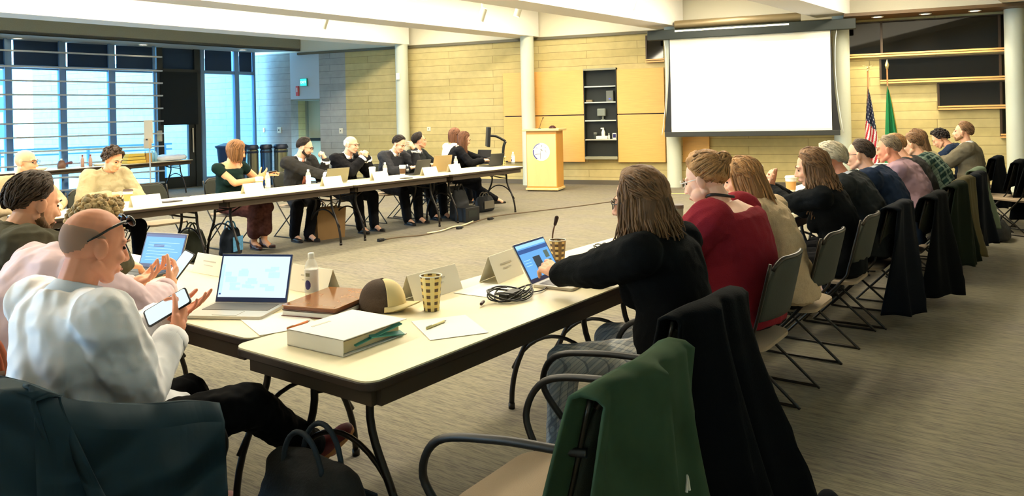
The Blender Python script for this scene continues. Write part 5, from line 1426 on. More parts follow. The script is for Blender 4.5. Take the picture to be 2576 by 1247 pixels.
# --- flags
def flag(label, xb, yb, Y, ztop, kind):
    p = V((ray(xb, yb)[0]*Y, Y, 0)); t = thing('flag', label, 'flag', p, YAW_W, None)
    M_pole = mat('flag_pole_oak', (150, 100, 50), .4)
    MB().cyl((0, 0, 0), (0, 0, ztop-.14), .014, n=12).build('pole', M_pole, t, smooth=True)
    MB().lathe([(.0005, 0), (.15, 0), (.15, .02), (.06, .05), (.03, .09), (.0005, .09)]).build('base', mat('brass', (200, 160, 70), .25, .9), t, auto=40)
    if kind == 'us': 
        mb = MB().ell((0, 0, ztop-.12), (.022, .022, .022)); mb.ell((0, 0, ztop-.07), (.02, .02, .03)); 
        for s in (-1, 1): mb.add([(0, 0, ztop-.05), (s*.09, 0, ztop-.01), (s*.06, 0, ztop-.06)], [(0, 1, 2)])
    else: mb = MB().lathe([(.0005, ztop-.15), (.02, ztop-.14), (.024, ztop-.11), (.038, ztop-.07), (.0005, ztop+.04)], n=14)
    mb.build('finial', mat('brass_pale', (250, 226, 160), .25, .8), t, smooth=True)
    P = []; nu, nv = 40, 44; zt_ = ztop-.42; zb = .45
    for j in range(nv+1):
        v = j/nv; z = zt_+(zb-zt_)*v; wd = .035+.20*min(1, v*1.25)**.9; row = []
        for i in range(nu+1):
            u = i/nu; fold = .055*min(1, .25+v*1.3)*math.sin(u*13+.8*v+(0 if kind == 'us' else 1))
            row.append(V((-.3*wd+u*wd*1.15-.02*(1 if kind == 'us' else 0)*v, -.02+fold*.9, z-.16*u*(1-v)*.9)))
        P.append(row)
    mb = MB().grid(P)
    mats = [mat('flag_red', (186, 36, 50), .8), mat('flag_white', (240, 236, 226), .8), mat('flag_navy', (30, 36, 62), .8), mat('flag_green', (16, 122, 66), .8, var=.08, vscale=6)]
    if kind == 'us':
        mb.mi = []
        for j in range(nv):
            for i in range(nu):
                u = (i+.5)/nu; v = (j+.5)/nv
                if v < .40+.1*u: 
                    st = (i % 6 in (2, 3)) and ((j+(i//6)*2) % 4 in (1,)); mb.mi.append(1 if st else 2)
                else: mb.mi.append(0 if int((v*1.0+u*.75)*11) % 2 else 1)
        mb.build('cloth', mats, t, smooth=True)
    else:
        mb.build('cloth', mats[3], t, smooth=True)
        # gold fringe
        MB().tube([r[-1] for r in P], .009, 6).build('fringe', mat('gold_fringe', (190, 160, 70), .7), t, smooth=True)
flag('american flag hanging from a pole beside the screen', 2183, 200, 14.2, atY(2182, 165, 14.2).z+.03, 'us')
flag('green flag hanging from a pole right of the american flag', 2232, 200, 13.9, atY(2231, 158, 13.9).z+.03, 'green')
# --- signs and plates on the walls
p, s, z = WP(764, 207, .04)
t = thing('exit_sign', 'lit green exit sign on the pale header above the recessed door', 'exit sign', p, YAW_W)
MB().box((0, .01, 0), (.22, .05, .20)).build('case', mat('exit_case', (60, 150, 140), .4), t); MB().box((0, -.0165, 0), (.20, .004, .18)).build('face', mat('exit_face', (20, 120, 110), .4, emit=(60, 225, 215), estr=1.0), t)
text('EXIT', .088, mat('exit_letters', (230, 255, 250), .4, emit=(200, 255, 250), estr=1.5), 'letters', Matrix.Translation((0, -.0195, 0)) @ Matrix.Rotation(R(90), 4, 'X'), t)
p, s, z = WP(748, 229, .035)
t = thing('fire_alarm', 'red fire alarm plate below the exit sign', 'fire alarm', p, YAW_W); MB().box((0, .01, 0), (.09, .05, .26)).build('case', mat('alarm_red', (206, 84, 84), .5), t, bevel=.01); MB().box((0, -.016, .03), (.03, .006, .12)).build('strobe', M_pwhite, t)
def plate(x, y, label, w=.11, h=.12, hole=True, name='wall_outlet', cat='outlet'):
    p, s, z = WP(x, y, .008); t = thing(name, label, cat, p, YAW_W); MB().box((0, 0, 0), (w, .012, h)).build('plate', mat('plate_ivory', (232, 226, 200), .5), t, bevel=.003)
    if hole: MB().box((-w*.1, -.008, 0), (w*.25, .006, h*.2)).build('socket', M_dark, t)
plate(1909, 423, 'outlet plate on the brick wall under the screen', .17, .15); plate(1079, 324, 'small plate on the brick wall left of the woman in white', .1, .1); plate(858, 329, 'light switch plate on the brick wall beside the recessed door', .11, .14, True, 'light_switch', 'light switch')
plate(664, 327, 'small plate on the blue lit brick wall', .06, .12, False, 'wall_sensor', 'sensor'); plate(703, 327, 'square control box on the blue lit brick wall', .13, .16, True, 'thermostat', 'thermostat')
# --- bins by the window corner
def bin_(x, Y, label, h, r, m, lidm, kind):
    p = V((ray(x, 440)[0]*Y, Y, 0)); t = thing('waste_bin', label, 'waste bin', p, YAW_W, 'bins by the window corner')
    if kind == 'tub':
        MB().loft([(V((0, 0, 0)), V((1, 0, 0)), V((0, 1, 0)), r*.72, r*.72), (V((0, 0, h*.9)), V((1, 0, 0)), V((0, 1, 0)), r, r*.95), (V((0, 0, h*.94)), V((1, 0, 0)), V((0, 1, 0)), r*1.12, r*1.08), (V((0, 0, h*.97)), V((1, 0, 0)), V((0, 1, 0)), r*1.12, r*1.08)], 28, 3.2).build('tub', m, t, auto=40); MB().loft([(V((0, 0, h*.965)), V((1, 0, 0)), V((0, 1, 0)), r*1.1, r), (V((0, .05, h*1.02)), V((1, 0, 0)), V((0, 1, 0)), r*.7, r*.6)], 28, 3).build('lid', lidm, t, auto=40)
    else:
        MB().lathe([(.0005, 0), (r, 0), (r, h*.88), (.0005, h*.88)], n=32).build('barrel', m, t, auto=40); MB().lathe([(r*1.03, h*.80), (r*1.04, h*.81), (r*1.04, h*.84), (r*1.03, h*.85)], n=32).build('band', lidm, t, auto=40)
        MB().lathe([(r*1.08, h*.90), (r*1.10, h*.94), (r*.9, h), (.0005, h*1.01)], n=32).build('lid', lidm, t, auto=40); MB().cyl((0, 0, h*.86), (0, 0, h*.93), r*.9, n=24).build('neck', M_black, t)
bin_(585, 18.0, 'dark blue wheeled waste tub behind the woman in the green dress', 1.06, .30, mat('navy_tub', (26, 48, 84), .5), mat('navy_lid', (30, 44, 70), .5), 'tub')
M_bin = mat('steel_bin', (150, 152, 130), .25, .85)
bin_(636, 18.9, 'steel round bin with black lid, leftmost of three', 1.0, .145, M_bin, mat('bin_lid', (22, 36, 60), .4), 'r'); bin_(671, 19.05, 'steel round bin with black lid, middle of three', 1.0, .145, mat('blue_steel_bin', (90, 130, 180), .25, .85), mat('bin_lid', (22, 36, 60), .4), 'r'); bin_(708, 19.1, 'steel round bin with black lid, nearest the recessed door', 1.0, .165, M_bin, mat('bin_lid', (22, 36, 60), .4), 'r')
# --- AV corner: desk, monitor on an arm, office chair
q = W(9.35, 7.9, 0)
t = thing('side_desk', 'dark equipment desk beside the lectern', 'desk', q, YT)
MB().box((0, 0, .72), (1.0, .55, .03)).build('desktop', mat('desk_top', (206, 190, 140), .4), t); MB().box((0, .2, .40), (.9, .1, .6)).build('modesty_panel', M_black, t)
for sx in (-1, 1): MB().box((sx*.46, 0, .35), (.04, .5, .70)).build('leg', M_black, t)
t = thing('monitor', 'black monitor on a jointed arm, seen edge on beside the lectern', 'monitor', V((ray(1228, 345)[0]*14.0, 14.0, .736)), R(6))
zc = atY(1228, 344, 14.0).z-.736
MB().box((0, 0, zc), (.06, .46, .36), rot(0, 0, 4)).build('display', M_black, t, bevel=.012); MB().tube(spline([(.03, 0, zc+.02), (.16, .02, zc), (.32, .02, zc-.09)], 5), .022, 8).build('arm', M_black, t, smooth=True); MB().tube(spline([(.32, .02, zc-.09), (.28, .02, zc-.2), (.26, .02, 0.01)], 4), .025, 8).build('post', M_dark, t, smooth=True); MB().lathe([(.0005, 0), (.1, 0), (.1, .015), (.0005, .02)], c=(.26, .02, 0)).build('base', M_black, t, auto=40)
laptop('black laptop standing open before the woman in the white top', V((ray(1214, 372)[0]*13.6, 13.6, .736)), YT+R(-95), .32, .22, .24, 12, M_lapd)
t = thing('office_chair', 'dark office chair with rounded back beside the man with the dark tie', 'chair', V((ray(1094, 400)[0]*14.1, 14.1, 0)), YT+R(60))
secs = []
MB().loft([(V((0, -.22, .56)), V((1, 0, 0)), V((0, 1, .1)), .17, .03), (V((0, -.25, .7)), V((1, 0, 0)), V((0, 1, .1)), .21, .035), (V((0, -.27, .86)), V((1, 0, 0)), V((0, 1, .1)), .20, .035), (V((0, -.28, .96)), V((1, 0, 0)), V((0, 1, .1)), .11, .025)], 24).build('backrest', M_bk, t, smooth=True); MB().prism(rrect(.46, .46, .1), .44, .51).build('seat', M_bk, t, bevel=.015); MB().cyl((0, 0, .08), (0, 0, .44), .03, n=12).build('column', M_black, t); MB().tube([(0, -.2, .46), (0, -.27, .5), (0, -.27, .62)], .018, 8).build('back_bar', M_black, t)
for i in range(5):
    a = 2*math.pi*i/5; l = MB().tube([(0, 0, .10), (.26*math.cos(a), .26*math.sin(a), .07)], .02, 8); l.ell((.27*math.cos(a), .27*math.sin(a), .03), (.03, .03, .03)); l.build('leg', M_black, t)
# --- table under the windows with catering things
A = V((-9.45, 13.9, 0)); B = V((-7.62, 17.7, 0)); dd = (B-A).normalized(); yw = math.atan2(dd.y, dd.x)
for k in range(3):
    dup(tab0, B-dd*(TL/2+(TL+.005)*k), yw, ['folding table under the windows nearest the glass door', 'second folding table under the windows from the glass door', 'third folding table under the windows, at the left edge'][k], 'folding tables under the windows')
def onB(s, o=0, z=TZ): return B-dd*s+V((-dd.y, dd.x, 0))*o+V((0, 0, z))
def s_at(x):
    a = ray(x, 420)[0]; # (B-dd*s).x = a*(B-dd*s).y
    return (B.x-a*B.y)/(dd.x-a*dd.y)
M_cake = mat('yellow_box', (232, 200, 90), .7); M_tanb = mat('tan_box2', (196, 150, 70), .7)
for k in range(3):
    o = MB().box((0, 0, .035), (.46-.03*k, .30, .062)).build('food_box', M_cake, bevel=.006); o.location = onB(s_at(333), .0, TZ+.071*k-.003); o.rotation_euler = (0, 0, yw); tag(o, ['yellow food box, lowest of the stack on the window table', 'yellow food box, middle of the stack on the window table', 'yellow food box on top of the stack on the window table'][k], 'box', 'stacked food boxes')
o = MB().box((0, 0, .10), (.14, .2, .20)).build('carton', M_tanb, bevel=.004); o.location = onB(s_at(352)-.12, -.05); o.rotation_euler = (0, 0, yw); tag(o, 'tan carton beside the stacked food boxes', 'box')
t = thing('water_bottle_pack', 'pack of clear blue water bottles wrapped together on the window table', 'bottle pack', onB(s_at(384), .06), yw)
for i in range(3):
    for j in range(2): MB().lathe([(.0005, 0), (.045, 0), (.045, .16), (.016, .21), (.016, .23), (.0005, .23)], c=((i-1)*.092, (j-.5)*.092, 0), n=14).build('bottle', mat('blue_clear', (150, 205, 235), .15), t, smooth=True)
t = thing('wrapped_tray', 'white plastic wrapped tray at the right end of the window table', 'tray', onB(s_at(430), 0), yw)
clay(MB().loft([(V((0, 0, .012)), V((1, 0, 0)), V((0, 1, 0)), .36, .2), (V((0, 0, .06)), V((1, 0, 0)), V((0, 1, 0)), .40, .22), (V((0, 0, .11)), V((1, 0, 0)), V((0, 1, 0)), .36, .2), (V((0, 0, .13)), V((1, 0, 0)), V((0, 1, 0)), .22, .12)], 24, 2.6), 'wrap', mat('plastic_wrap', (224, 232, 246), .3), t, .015, 3, .03, .1)
for x, lab, h, r in ((208, 'small bottle standing on the window table, left of a pair', .24, .035), (228, 'small bottle standing on the window table, right of a pair', .24, .035)):
    t = thing('sauce_bottle', lab, 'bottle', onB(s_at(x), 0), 0, 'small bottles on the window table'); MB().lathe([(.0005, 0), (r, 0), (r, h*.6), (r*.4, h*.8), (r*.4, h*.86), (.0005, h*.86)], n=14).build('bottle_body', mat('pinkish_glass', (206, 160, 140), .3), t, smooth=True); MB().cyl((0, 0, h*.86), (0, 0, h), r*.5, n=12).build('cap', mat('red_cap', (150, 60, 50), .5), t)
t = thing('coffee_urn', 'small brown pot with a spout on the window table', 'pot', onB(s_at(155), 0), yw); MB().lathe([(.0005, 0), (.07, 0), (.08, .06), (.05, .15), (.0005, .16)], n=20).build('pot', mat('brown_pot', (120, 84, 66), .4), t, smooth=True); MB().capsule((.05, 0, .08), (.2, 0, .1), .02, .03).build('spout', mat('plum_pot', (110, 70, 80), .5), t, smooth=True); MB().cyl((0, 0, .15), (0, 0, .19), .02, n=12).build('lid_knob', M_pwhite, t)
for x, lab in ((100, 'low white dish at the left of the window table'), (250, 'white stack of napkins on the window table')):
    o = MB().lathe([(.0005, 0), (.10, 0), (.14, .04), (.13, .045), (.0005, .03)], n=24).build('dish', M_pwhite, smooth=True); o.location = onB(s_at(x), 0); tag(o, lab, 'dish')
# --- hand sanitiser stand and the dispenser behind
Y = 16.2; p = V((ray(376, 330)[0]*Y, Y, 0))
t = thing('sanitizer_stand', 'beige sanitiser stand with a tall card, before the window by the glass door', 'sanitiser stand', p, YAW_W+R(8))
zt_ = atY(376, 302, Y).z; zb = atY(378, 372, Y).z
MB().lathe([(.0005, 0), (.16, 0), (.16, .015), (.0005, .02)]).build('base', M_rail, t, auto=40); MB().cyl((0, 0, .01), (0, 0, zt_-.1), .015, n=10).build('pole', M_rail, t)
MB().box((0, -.03, (zt_+zb)/2+.05), (.20, .03, zt_-zb-.1)).build('card', mat('beige_card', (224, 206, 172), .6), t, bevel=.006); MB().box((0, -.06, zb+.10), (.15, .09, .22)).build('dispenser', mat('beige_dispenser', (214, 192, 158), .5), t, bevel=.02); MB().box((.02, -.11, zb+.18), (.04, .01, .03)).build('sensor_window', M_edge, t)
s, z = ongwall(397, 342, .14)
t = thing('wall_dispenser', 'small beige box fixed beside the glass door frame', 'dispenser', gwall(s, z, .16), YAW_G); MB().box((0, 0, 0), (.16, .1, .26)).build('case', mat('beige_card', (224, 206, 172), .6), t, bevel=.01); MB().box((0, -.052, -.02), (.09, .006, .15)).build('window', mat('cream_window', (240, 232, 190), .5), t)
# ================================================================== who sits where
C_white = mat('white_cotton', (248, 248, 250), .8, folds=.5, fscale=2.4); C_whitec = mat('pale_blue_collar', (214, 226, 240), .8)
C_pink = mat('pale_pink_cotton', (226, 200, 204), .85, folds=.35, fscale=2.2)
C_olive = mat('olive_grey_jacket', (72, 70, 56), .85, bump=.2, bscale=30, var=.12, vscale=9)
C_black = mat('black_knit', (9, 12, 14), .95, bump=.3, bscale=180)
C_maroon = mat('maroon_knit', (122, 30, 40), .9, bump=.3, bscale=160)
C_beige = mat('beige_tweed', (180, 158, 126), .9, bump=.3, bscale=140, var=.1, vscale=120)
C_suit = mat('black_suit', (15, 15, 19), .75); C_navy = mat('navy_suit', (26, 38, 58), .8, var=.08, vscale=5); C_char = mat('charcoal_suit', (32, 35, 36), .85, var=.1, vscale=6)
C_mauve = mat('mauve_shirt', (150, 122, 130), .85, folds=.35, fscale=2.2)
C_grey = mat('grey_brown_tweed', (104, 96, 78), .9, bump=.25, bscale=120); C_dk = mat('dark_grey_jacket', (46, 45, 44), .85)
C_cream = mat('cream_knit', (172, 160, 126), .9, bump=.25, bscale=90); C_green = mat('deep_green_cloth', (16, 36, 32), .8); C_creamtop = mat('cream_blouse', (240, 232, 200), .8, bump=.2, bscale=20)
C_jeans = mat('blue_denim', (64, 84, 108), .85, bump=.2, bscale=90, var=.15, vscale=5); C_plaidp = None
C_trk = mat('black_trousers', (10, 11, 14), .85); C_skirt = mat('plum_print_skirt', (96, 60, 56), .85, var=.35, vscale=26)
C_tiepink = mat('coral_tie', (226, 140, 110), .6); C_tiedk = mat('dark_tie', (36, 34, 44), .5)
def plaid(n, base, l1, l2, s=26, fade=False):
    m = mat(n, base, .85); nt, b = nodes(m)
    tc = nt.nodes.new('ShaderNodeTexCoord'); sp = nt.nodes.new('ShaderNodeSeparateXYZ'); nt.links.new(tc.outputs['Object'], sp.inputs[0])
    def bands(sock, k, lo, hi):
        a = nt.nodes.new('ShaderNodeMath'); a.operation = 'MULTIPLY'; a.inputs[1].default_value = k; nt.links.new(sock, a.inputs[0])
        f = nt.nodes.new('ShaderNodeMath'); f.operation = 'FRACT'; nt.links.new(a.outputs[0], f.inputs[0])
        r = nt.nodes.new('ShaderNodeValToRGB'); r.color_ramp.interpolation = 'CONSTANT'; r.color_ramp.elements[0].color = (0, 0, 0, 1); r.color_ramp.elements[1].position = lo; r.color_ramp.elements[1].color = (1, 1, 1, 1)
        e = r.color_ramp.elements.new(hi); e.color = (0, 0, 0, 1); nt.links.new(f.outputs[0], r.inputs[0]); return r.outputs[0]
    def mix(f, a, c):
        x = nt.nodes.new('ShaderNodeMix'); x.data_type = 'RGBA'; mu = nt.nodes.new('ShaderNodeMath'); mu.operation = 'MULTIPLY'; mu.inputs[1].default_value = .62; nt.links.new(f, mu.inputs[0]); nt.links.new(mu.outputs[0], x.inputs['Factor'])
        if isinstance(a, tuple): x.inputs['A'].default_value = lin(a)
        else: nt.links.new(a, x.inputs['A'])
        x.inputs['B'].default_value = lin(c); return x.outputs['Result']
    ad = nt.nodes.new('ShaderNodeMath'); ad.operation = 'ADD'; nt.links.new(sp.outputs['Y'], ad.inputs[0]); nt.links.new(sp.outputs['Z'], ad.inputs[1])
    c = mix(bands(sp.outputs['X'], s, .2, .55), base, l1); c = mix(bands(ad.outputs[0], s, .25, .6), c, l1); c = mix(bands(sp.outputs['X'], s*2, .1, .22), c, l2); c = mix(bands(ad.outputs[0], s*2, .5, .62), c, l2)
    nt.links.new(c, b.inputs['Base Color']); return m
C_plaid = plaid('green_plaid_flannel', (30, 52, 48), (118, 134, 118), (14, 24, 24), 13)
C_glen = plaid('grey_check_wool', (178, 182, 184), (228, 224, 212), (108, 114, 122), 24)

for _n, _m in list(globals().items()):
    if _n[:2] == 'C_' and _m is not None: _m.node_tree.nodes['Principled BSDF'].inputs['Specular IOR Level'].default_value = .10
# --- left row, seen from behind
who = {}
CH = {}
def seat(key, t, m, yaw, lab, grp, **k): CH[key] = chair(t, m, yaw, lab, grp, **k); return CH[key]
gL, gR, gF = 'stacking chairs along the left row', 'stacking chairs along the right row', 'stacking chairs along the far row'
seat('w', -.52, .68, YAW_T+R(4), 'stacking chair under the man in the white shirt', gL, arms=True)
wm = who['white'] = person('man in a white shirt with sunglasses on his shaved head, holding a phone', W(-.43, .90), YAW_T+R(4), dict(
    vox=.006, bulk=1.15, sh=1.06, belly=.03, lean=-16, curve=20, neck=0, zp=.515, hyaw=-8, hpitch=14, hroll=2, skin='ruddy', hair='buzz', hairc='stubble', hscale=1.04,
    top=C_white, topname='shirt', toff=.020, tdisp=.014, tscale=.07, ridge=.009, arm=1.16, collar=C_whitec, cuffm=C_white, hem=.12, extra=(((.13, .12, .03), (.12, .17, .10)), ((0, .10, .03), (.17, .14, .10))), low=C_trk, ldisp=.02, leg=1.08,
    handR=W(-.18, .83, .795), handL=W(-.13, 1.0, .835), fdirR=TT*.62+V((0, 0, .62))+MM*.30, palmR=MM*.75+V((0, 0, .35))-TT*.40, fdirL=TT*.75-MM*.62+V((0, 0, .2)), palmL=V((0, 0, 1))-TT*.4, poleR=(.5, -.5, -1), poleL=(-.6, -.3, -1),
    tha=20, curlR=(48, 54, 58, 64), curlL=(14, 18, 22, 26), footR=W(.25, .62, .31), footL=W(.02, 1.02, .085), fpitchR=24, fpitchL=0, kpoleR=(.7, .3, .6), shoe=mat('maroon_trainer', (120, 44, 44), .6), sole=mat('orange_sole', (224, 150, 90), .6)))
# sunglasses pushed up on the head
M_sun = mat('black_sunglass', (14, 16, 18), .15)
Th = wm['T']; mb = MB()
for s in (-1, 1):
    mb.tube([Th @ V(p) for p in ((s*.030, .080, .098), (s*.066, .045, .092), (s*.081, .0, .065), (s*.083, -.03, .040), (s*.078, -.055, .020))], [.005, .0055, .0045, .004, .003], 8)
    mb.ell(Th @ V((s*.030, .083, .098)), (.027, .010, .020), Th.to_3x3() @ rot(0, 38, 0), 14, 8)
mb.tube([Th @ V(p) for p in ((-.01, .093, .10), (0, .095, .103), (.01, .093, .10))], .004, 6)
sg = mb.build('sunglasses', M_sun, None, smooth=True); tag(sg, 'black sunglasses pushed up on the shaved head of the man in white', 'sunglasses')
wr = wm['wrist'][1]
phone('large lit phone in the hands of the man in the white shirt', look(wr+TT*.022+MM*.062+V((0, 0, .098)), -TT*.62+V((0, 0, .66))-MM*.30, TT*.75+V((0, 0, .65))-MM*.60), True, .080, .165)
seat('c', -.46, 1.70, YAW_T, 'stacking chair under the curly haired man in pale pink', gL)
who['curly'] = person('curly grey haired man in a pale pink shirt hunched over a phone', W(-.42, 1.66), YAW_T, dict(
    vox=.0065, bulk=1.2, sh=1.1, lean=18, curve=28, neck=2, zp=.58, hpitch=22, hyaw=-6, skin='light', hair='curly', hairc='sandy', nc=240, cr=.016, top=C_pink, toff=.018, tdisp=.014, tscale=.06, ridge=.012, arm=1.1, cuffm=C_pink, collar=C_pink, low=C_trk,
    handR=W(.20, 1.56, .81), handL=W(.12, 1.72, .825), fdirR=TT*.6+V((0, 0, .45))+MM*.3, palmR=MM*.8-TT*.5+V((0, 0, .3)), palmL=V((0, 0, 1))-TT*.2, poleR=(.8, .2, -1), curlR=(38, 46, 50, 55), curlL=(20, 26, 30, 34), glasses=True))
phone('smaller lit phone held by the curly haired man', look(W(.30, 1.60, .90), -TT*.72+V((0, 0, .55))-MM*.3, TT*.45+V((0, 0, .9))-MM*.2), True, .070, .145)
seat('d', -.42, 2.32, YAW_T, 'stacking chair under the dark haired man at the left', gL)
who['dark'] = person('bearded dark haired man in an olive grey jacket at the left table', W(-.35, 2.27), YAW_T, dict(
    vox=.0065, bulk=1.2, sh=1.08, lean=14, curve=20, zp=.60, hpitch=14, hyaw=4, skin='light', hair='m', hairc='dark', ht=.020, htop=.012, hscale=1.12, jaw=1.05, beard='brown', top=C_olive, topname='jacket', toff=.030, tdisp=.02, tscale=.07, ridge=.014, arm=1.15, collar=C_olive, drop=.06, low=C_trk,
    handR=W(.38, 2.20, .825), handL=W(.30, 2.5, .825), curlR=(22, 28, 30, 34)))
seat('b', 1.62, 6.80, YAW_F, 'stacking chair under the bald man behind the left table', gF)
who['bald'] = person('bald man in a beige sweater at the left end of the far row', W(1.52, 6.72), YAW_F, dict(lean=4, curve=12, hyaw=40, hpitch=6, skin='light', hair=None, glasses=True, top=C_beige, toff=.018, low=C_trk, leg=1.15, handR=W(1.4, 6.35, .78), handL=W(1.75, 6.35, .78), down=False))
# --- far row, facing the camera
seat('t', 2.36, 6.80, YAW_F, 'stacking chair under the woman in the cream turtleneck', gF)
who['turtle'] = person('woman with short dark curls in a cream turtleneck, looking down', W(2.34, 6.68), YAW_F, dict(fem=True, lean=4, curve=12, hpitch=26, hyaw=16, hairc='dark', skin='light', hair='curly', line='f', nc=170, cr=.018, ht=.016, top=C_cream, topname='sweater', toff=.022, arm=1.25, tdisp=.016, collar=C_cream, low=C_trk, leg=1.15, bulk=1.05, handR=W(2.24, 6.36, .825), handL=W(2.45, 6.33, .825)))
seat('e', 3.02, 6.80, YAW_F, 'empty stacking chair between the turtleneck and the green dress', gF)
seat('g', 3.98, 6.80, YAW_F, 'stacking chair under the woman in the green dress', gF)
who['green'] = person('woman with a brown bob in a dark green dress, looking at a phone', W(3.84, 6.68), YAW_F, dict(fem=True, lean=0, curve=10, hyaw=62, hpitch=22, hroll=-4, skin='tan', hair='bob', hairc='midbrown', nl=130, hlen=.17, top=C_green, topname='dress', neckline=8, sleeve='cap', toff=.008, tdisp=.006, low=C_skirt, lowkind='skirt', zp=.57,
    handR=W(4.02, 6.36, .86), handL=W(4.16, 6.38, .885), fdirR=TT*.8-MM*.1+V((0, 0, .4)), palmR=TT*.2+MM*.6+V((0, 0, .4)), fdirL=TT*.7+V((0, 0, .3)), poleR=(1, -.2, -1), curlR=(14, 18, 22, 26), curlL=(20, 26, 30, 36), footR=W(4.0, 6.42, .085), footL=W(4.06, 6.30, .11), shoe=mat('dark_pump', (60, 30, 28), .4)))
phone('pale phone in the hands of the woman in the green dress', look(W(4.22, 6.36, .925), MM*.5+V((0, 0, .8)), TT*.9+V((0, 0, .3))), True)
seat('be', 5.00, 6.80, YAW_F, 'stacking chair under the bearded man with the pink tie', gF)
who['beard'] = person('bearded man in a dark suit and pink tie with a hand at his mouth', W(4.88, 6.70), YAW_F, dict(lean=2, curve=12, hyaw=38, hpitch=18, skin='pale', hair='m', line='recede', hairc='black', beard='black', glasses=True, ht=.016, top=C_dk, topname='suit_jacket', toff=.024, arm=1.12, tdisp=.02, drop=.06, collar=C_white, shirtfront=C_white, tie=C_tiepink, lapel=C_dk, cuffm=C_white, low=C_suit, leg=1.2,
    handR=W(5.02, 6.24, .825), handL=W(5.14, 6.42, 1.02), poleR=(.5, -.3, -1), fdirL=V((0, 0, 1))-TT*.35+MM*.1, palmL=MM*.7-TT*.5, fdirR=TT*.9-MM*.2, curlL=(60, 70, 75, 80), poleL=(-.3, .6, -1), footR=W(4.62, 6.44, .085), footL=W(4.74, 6.30, .09)))
seat('el', 5.72, 6.80, YAW_F, 'stacking chair under the white haired man', gF)
who['elder'] = person('white haired man in glasses with clasped hands at his mouth', W(5.68, 6.70), YAW_F, dict(lean=4, curve=14, hyaw=22, hpitch=8, skin='pale', hair='fringe', hairc='white', glasses=True, top=C_suit, topname='suit_jacket', toff=.024, arm=1.12, tdisp=.02, drop=.06, collar=C_white, shirtfront=C_white, lapel=C_suit, cuffm=C_white, low=C_suit, leg=1.2, bulk=1.08,
    handR=W(5.76, 6.36, 1.02), handL=W(5.84, 6.36, 1.01), fdirR=V((0, 0, .9))+TT*.55+MM*.1, fdirL=V((0, 0, .9))-TT*.55+MM*.1, palmR=TT*.8+MM*.4, palmL=-TT*.8+MM*.4, curlR=(50, 60, 65, 70), curlL=(50, 60, 65, 70), poleR=(.4, .5, -1), poleL=(-.4, .5, -1)))
seat('n4', 6.62, 6.80, YAW_F, 'stacking chair under the man resting his forehead on his hand', gF)
who['n4'] = person('dark haired man in a navy jacket resting his forehead on one hand', W(6.58, 6.70), YAW_F, dict(lean=6, curve=16, hyaw=10, hpitch=28, skin='pale', hair='m', hairc='black', ht=.016, top=mat('deep_navy_jacket', (14, 17, 28), .8), topname='suit_jacket', toff=.024, arm=1.1, tdisp=.02, collar=C_white, shirtfront=mat('sky_shirt', (190, 212, 240), .7), lapel=mat('deep_navy_jacket', (14, 17, 28), .8), cuffm=C_white, low=C_suit, leg=1.2,
    handL=W(6.82, 6.38, 1.08), fdirL=V((0, 0, .8))-TT*.6, palmL=-TT*.3+MM*.9, curlL=(35, 40, 45, 50), poleL=(-.4, .6, -1), handR=W(6.55, 6.26, .825)))
seat('t5', 7.24, 6.80, YAW_F, 'stacking chair under the man with the dark tie', gF)
who['t5'] = person('man in a charcoal suit and dark tie turned to his left', W(7.18, 6.74), YAW_F, dict(zp=.55, lean=0, curve=10, twist=20, hyaw=34, hpitch=-2, skin='light', hair='m', hairc='black', ht=.018, hsweep=.006, top=C_char, topname='suit_jacket', toff=.024, arm=1.1, tdisp=.018, collar=C_white, shirtfront=C_white, tie=C_tiedk, lapel=C_char, low=C_suit, leg=1.2, down=False, handR=W(7.1, 6.36, .825), handL=W(7.42, 6.36, .825)))
yb = YAW_F+R(50)
seat('wb', 8.22, 6.98, yb, 'stacking chair under the woman with long auburn hair', gF)
who['wb'] = person('woman with long auburn hair in a black jacket, holding a phone', W(8.20, 6.86), yb, dict(fem=True, lean=10, curve=14, hyaw=14, hpitch=20, skin='pale', hair='long', hairc='auburn', hlen=.36, nl=110, hr=.013, boff=.0, flare=.0, amin=82, top=C_suit, topname='jacket', toff=.020, tdisp=.014, low=C_suit, handR=W(8.45, 6.38, .825), handL=W(8.62, 6.44, .825), shR=(0, 0, 0), footR=W(8.6, 6.6, .085), footL=W(8.75, 6.35, .15)))
phone('dark phone in the hands of the woman with long auburn hair', look(W(8.68, 6.36, .875), V((0, 0, 1))-TT*.3, TT*.8-MM*.3), False)
yw_ = YAW_F+R(70)
pw = V((ray(1128, 400)[0]*13.55, 13.55, 0))
CH['ww'] = dup(chair_plain, pw-TT*.08, yw_, 'stacking chair under the woman in the white top by the brick wall', gF)
who['ww'] = person('woman with auburn hair in a white short sleeved top behind the far row', pw, yw_, dict(fem=True, lean=4, curve=10, hpitch=12, zp=.60, skin='tan', hair='bob', hairc='auburn', nl=130, hlen=.26, hr=.013, amin=60, top=C_creamtop, topname='blouse', sleeve='elbow', toff=.012, low=C_trk, handR=pw+TT*.42-MM*.12+V((0, 0, .80)), handL=pw+TT*.42+MM*.1+V((0, 0, .80))))

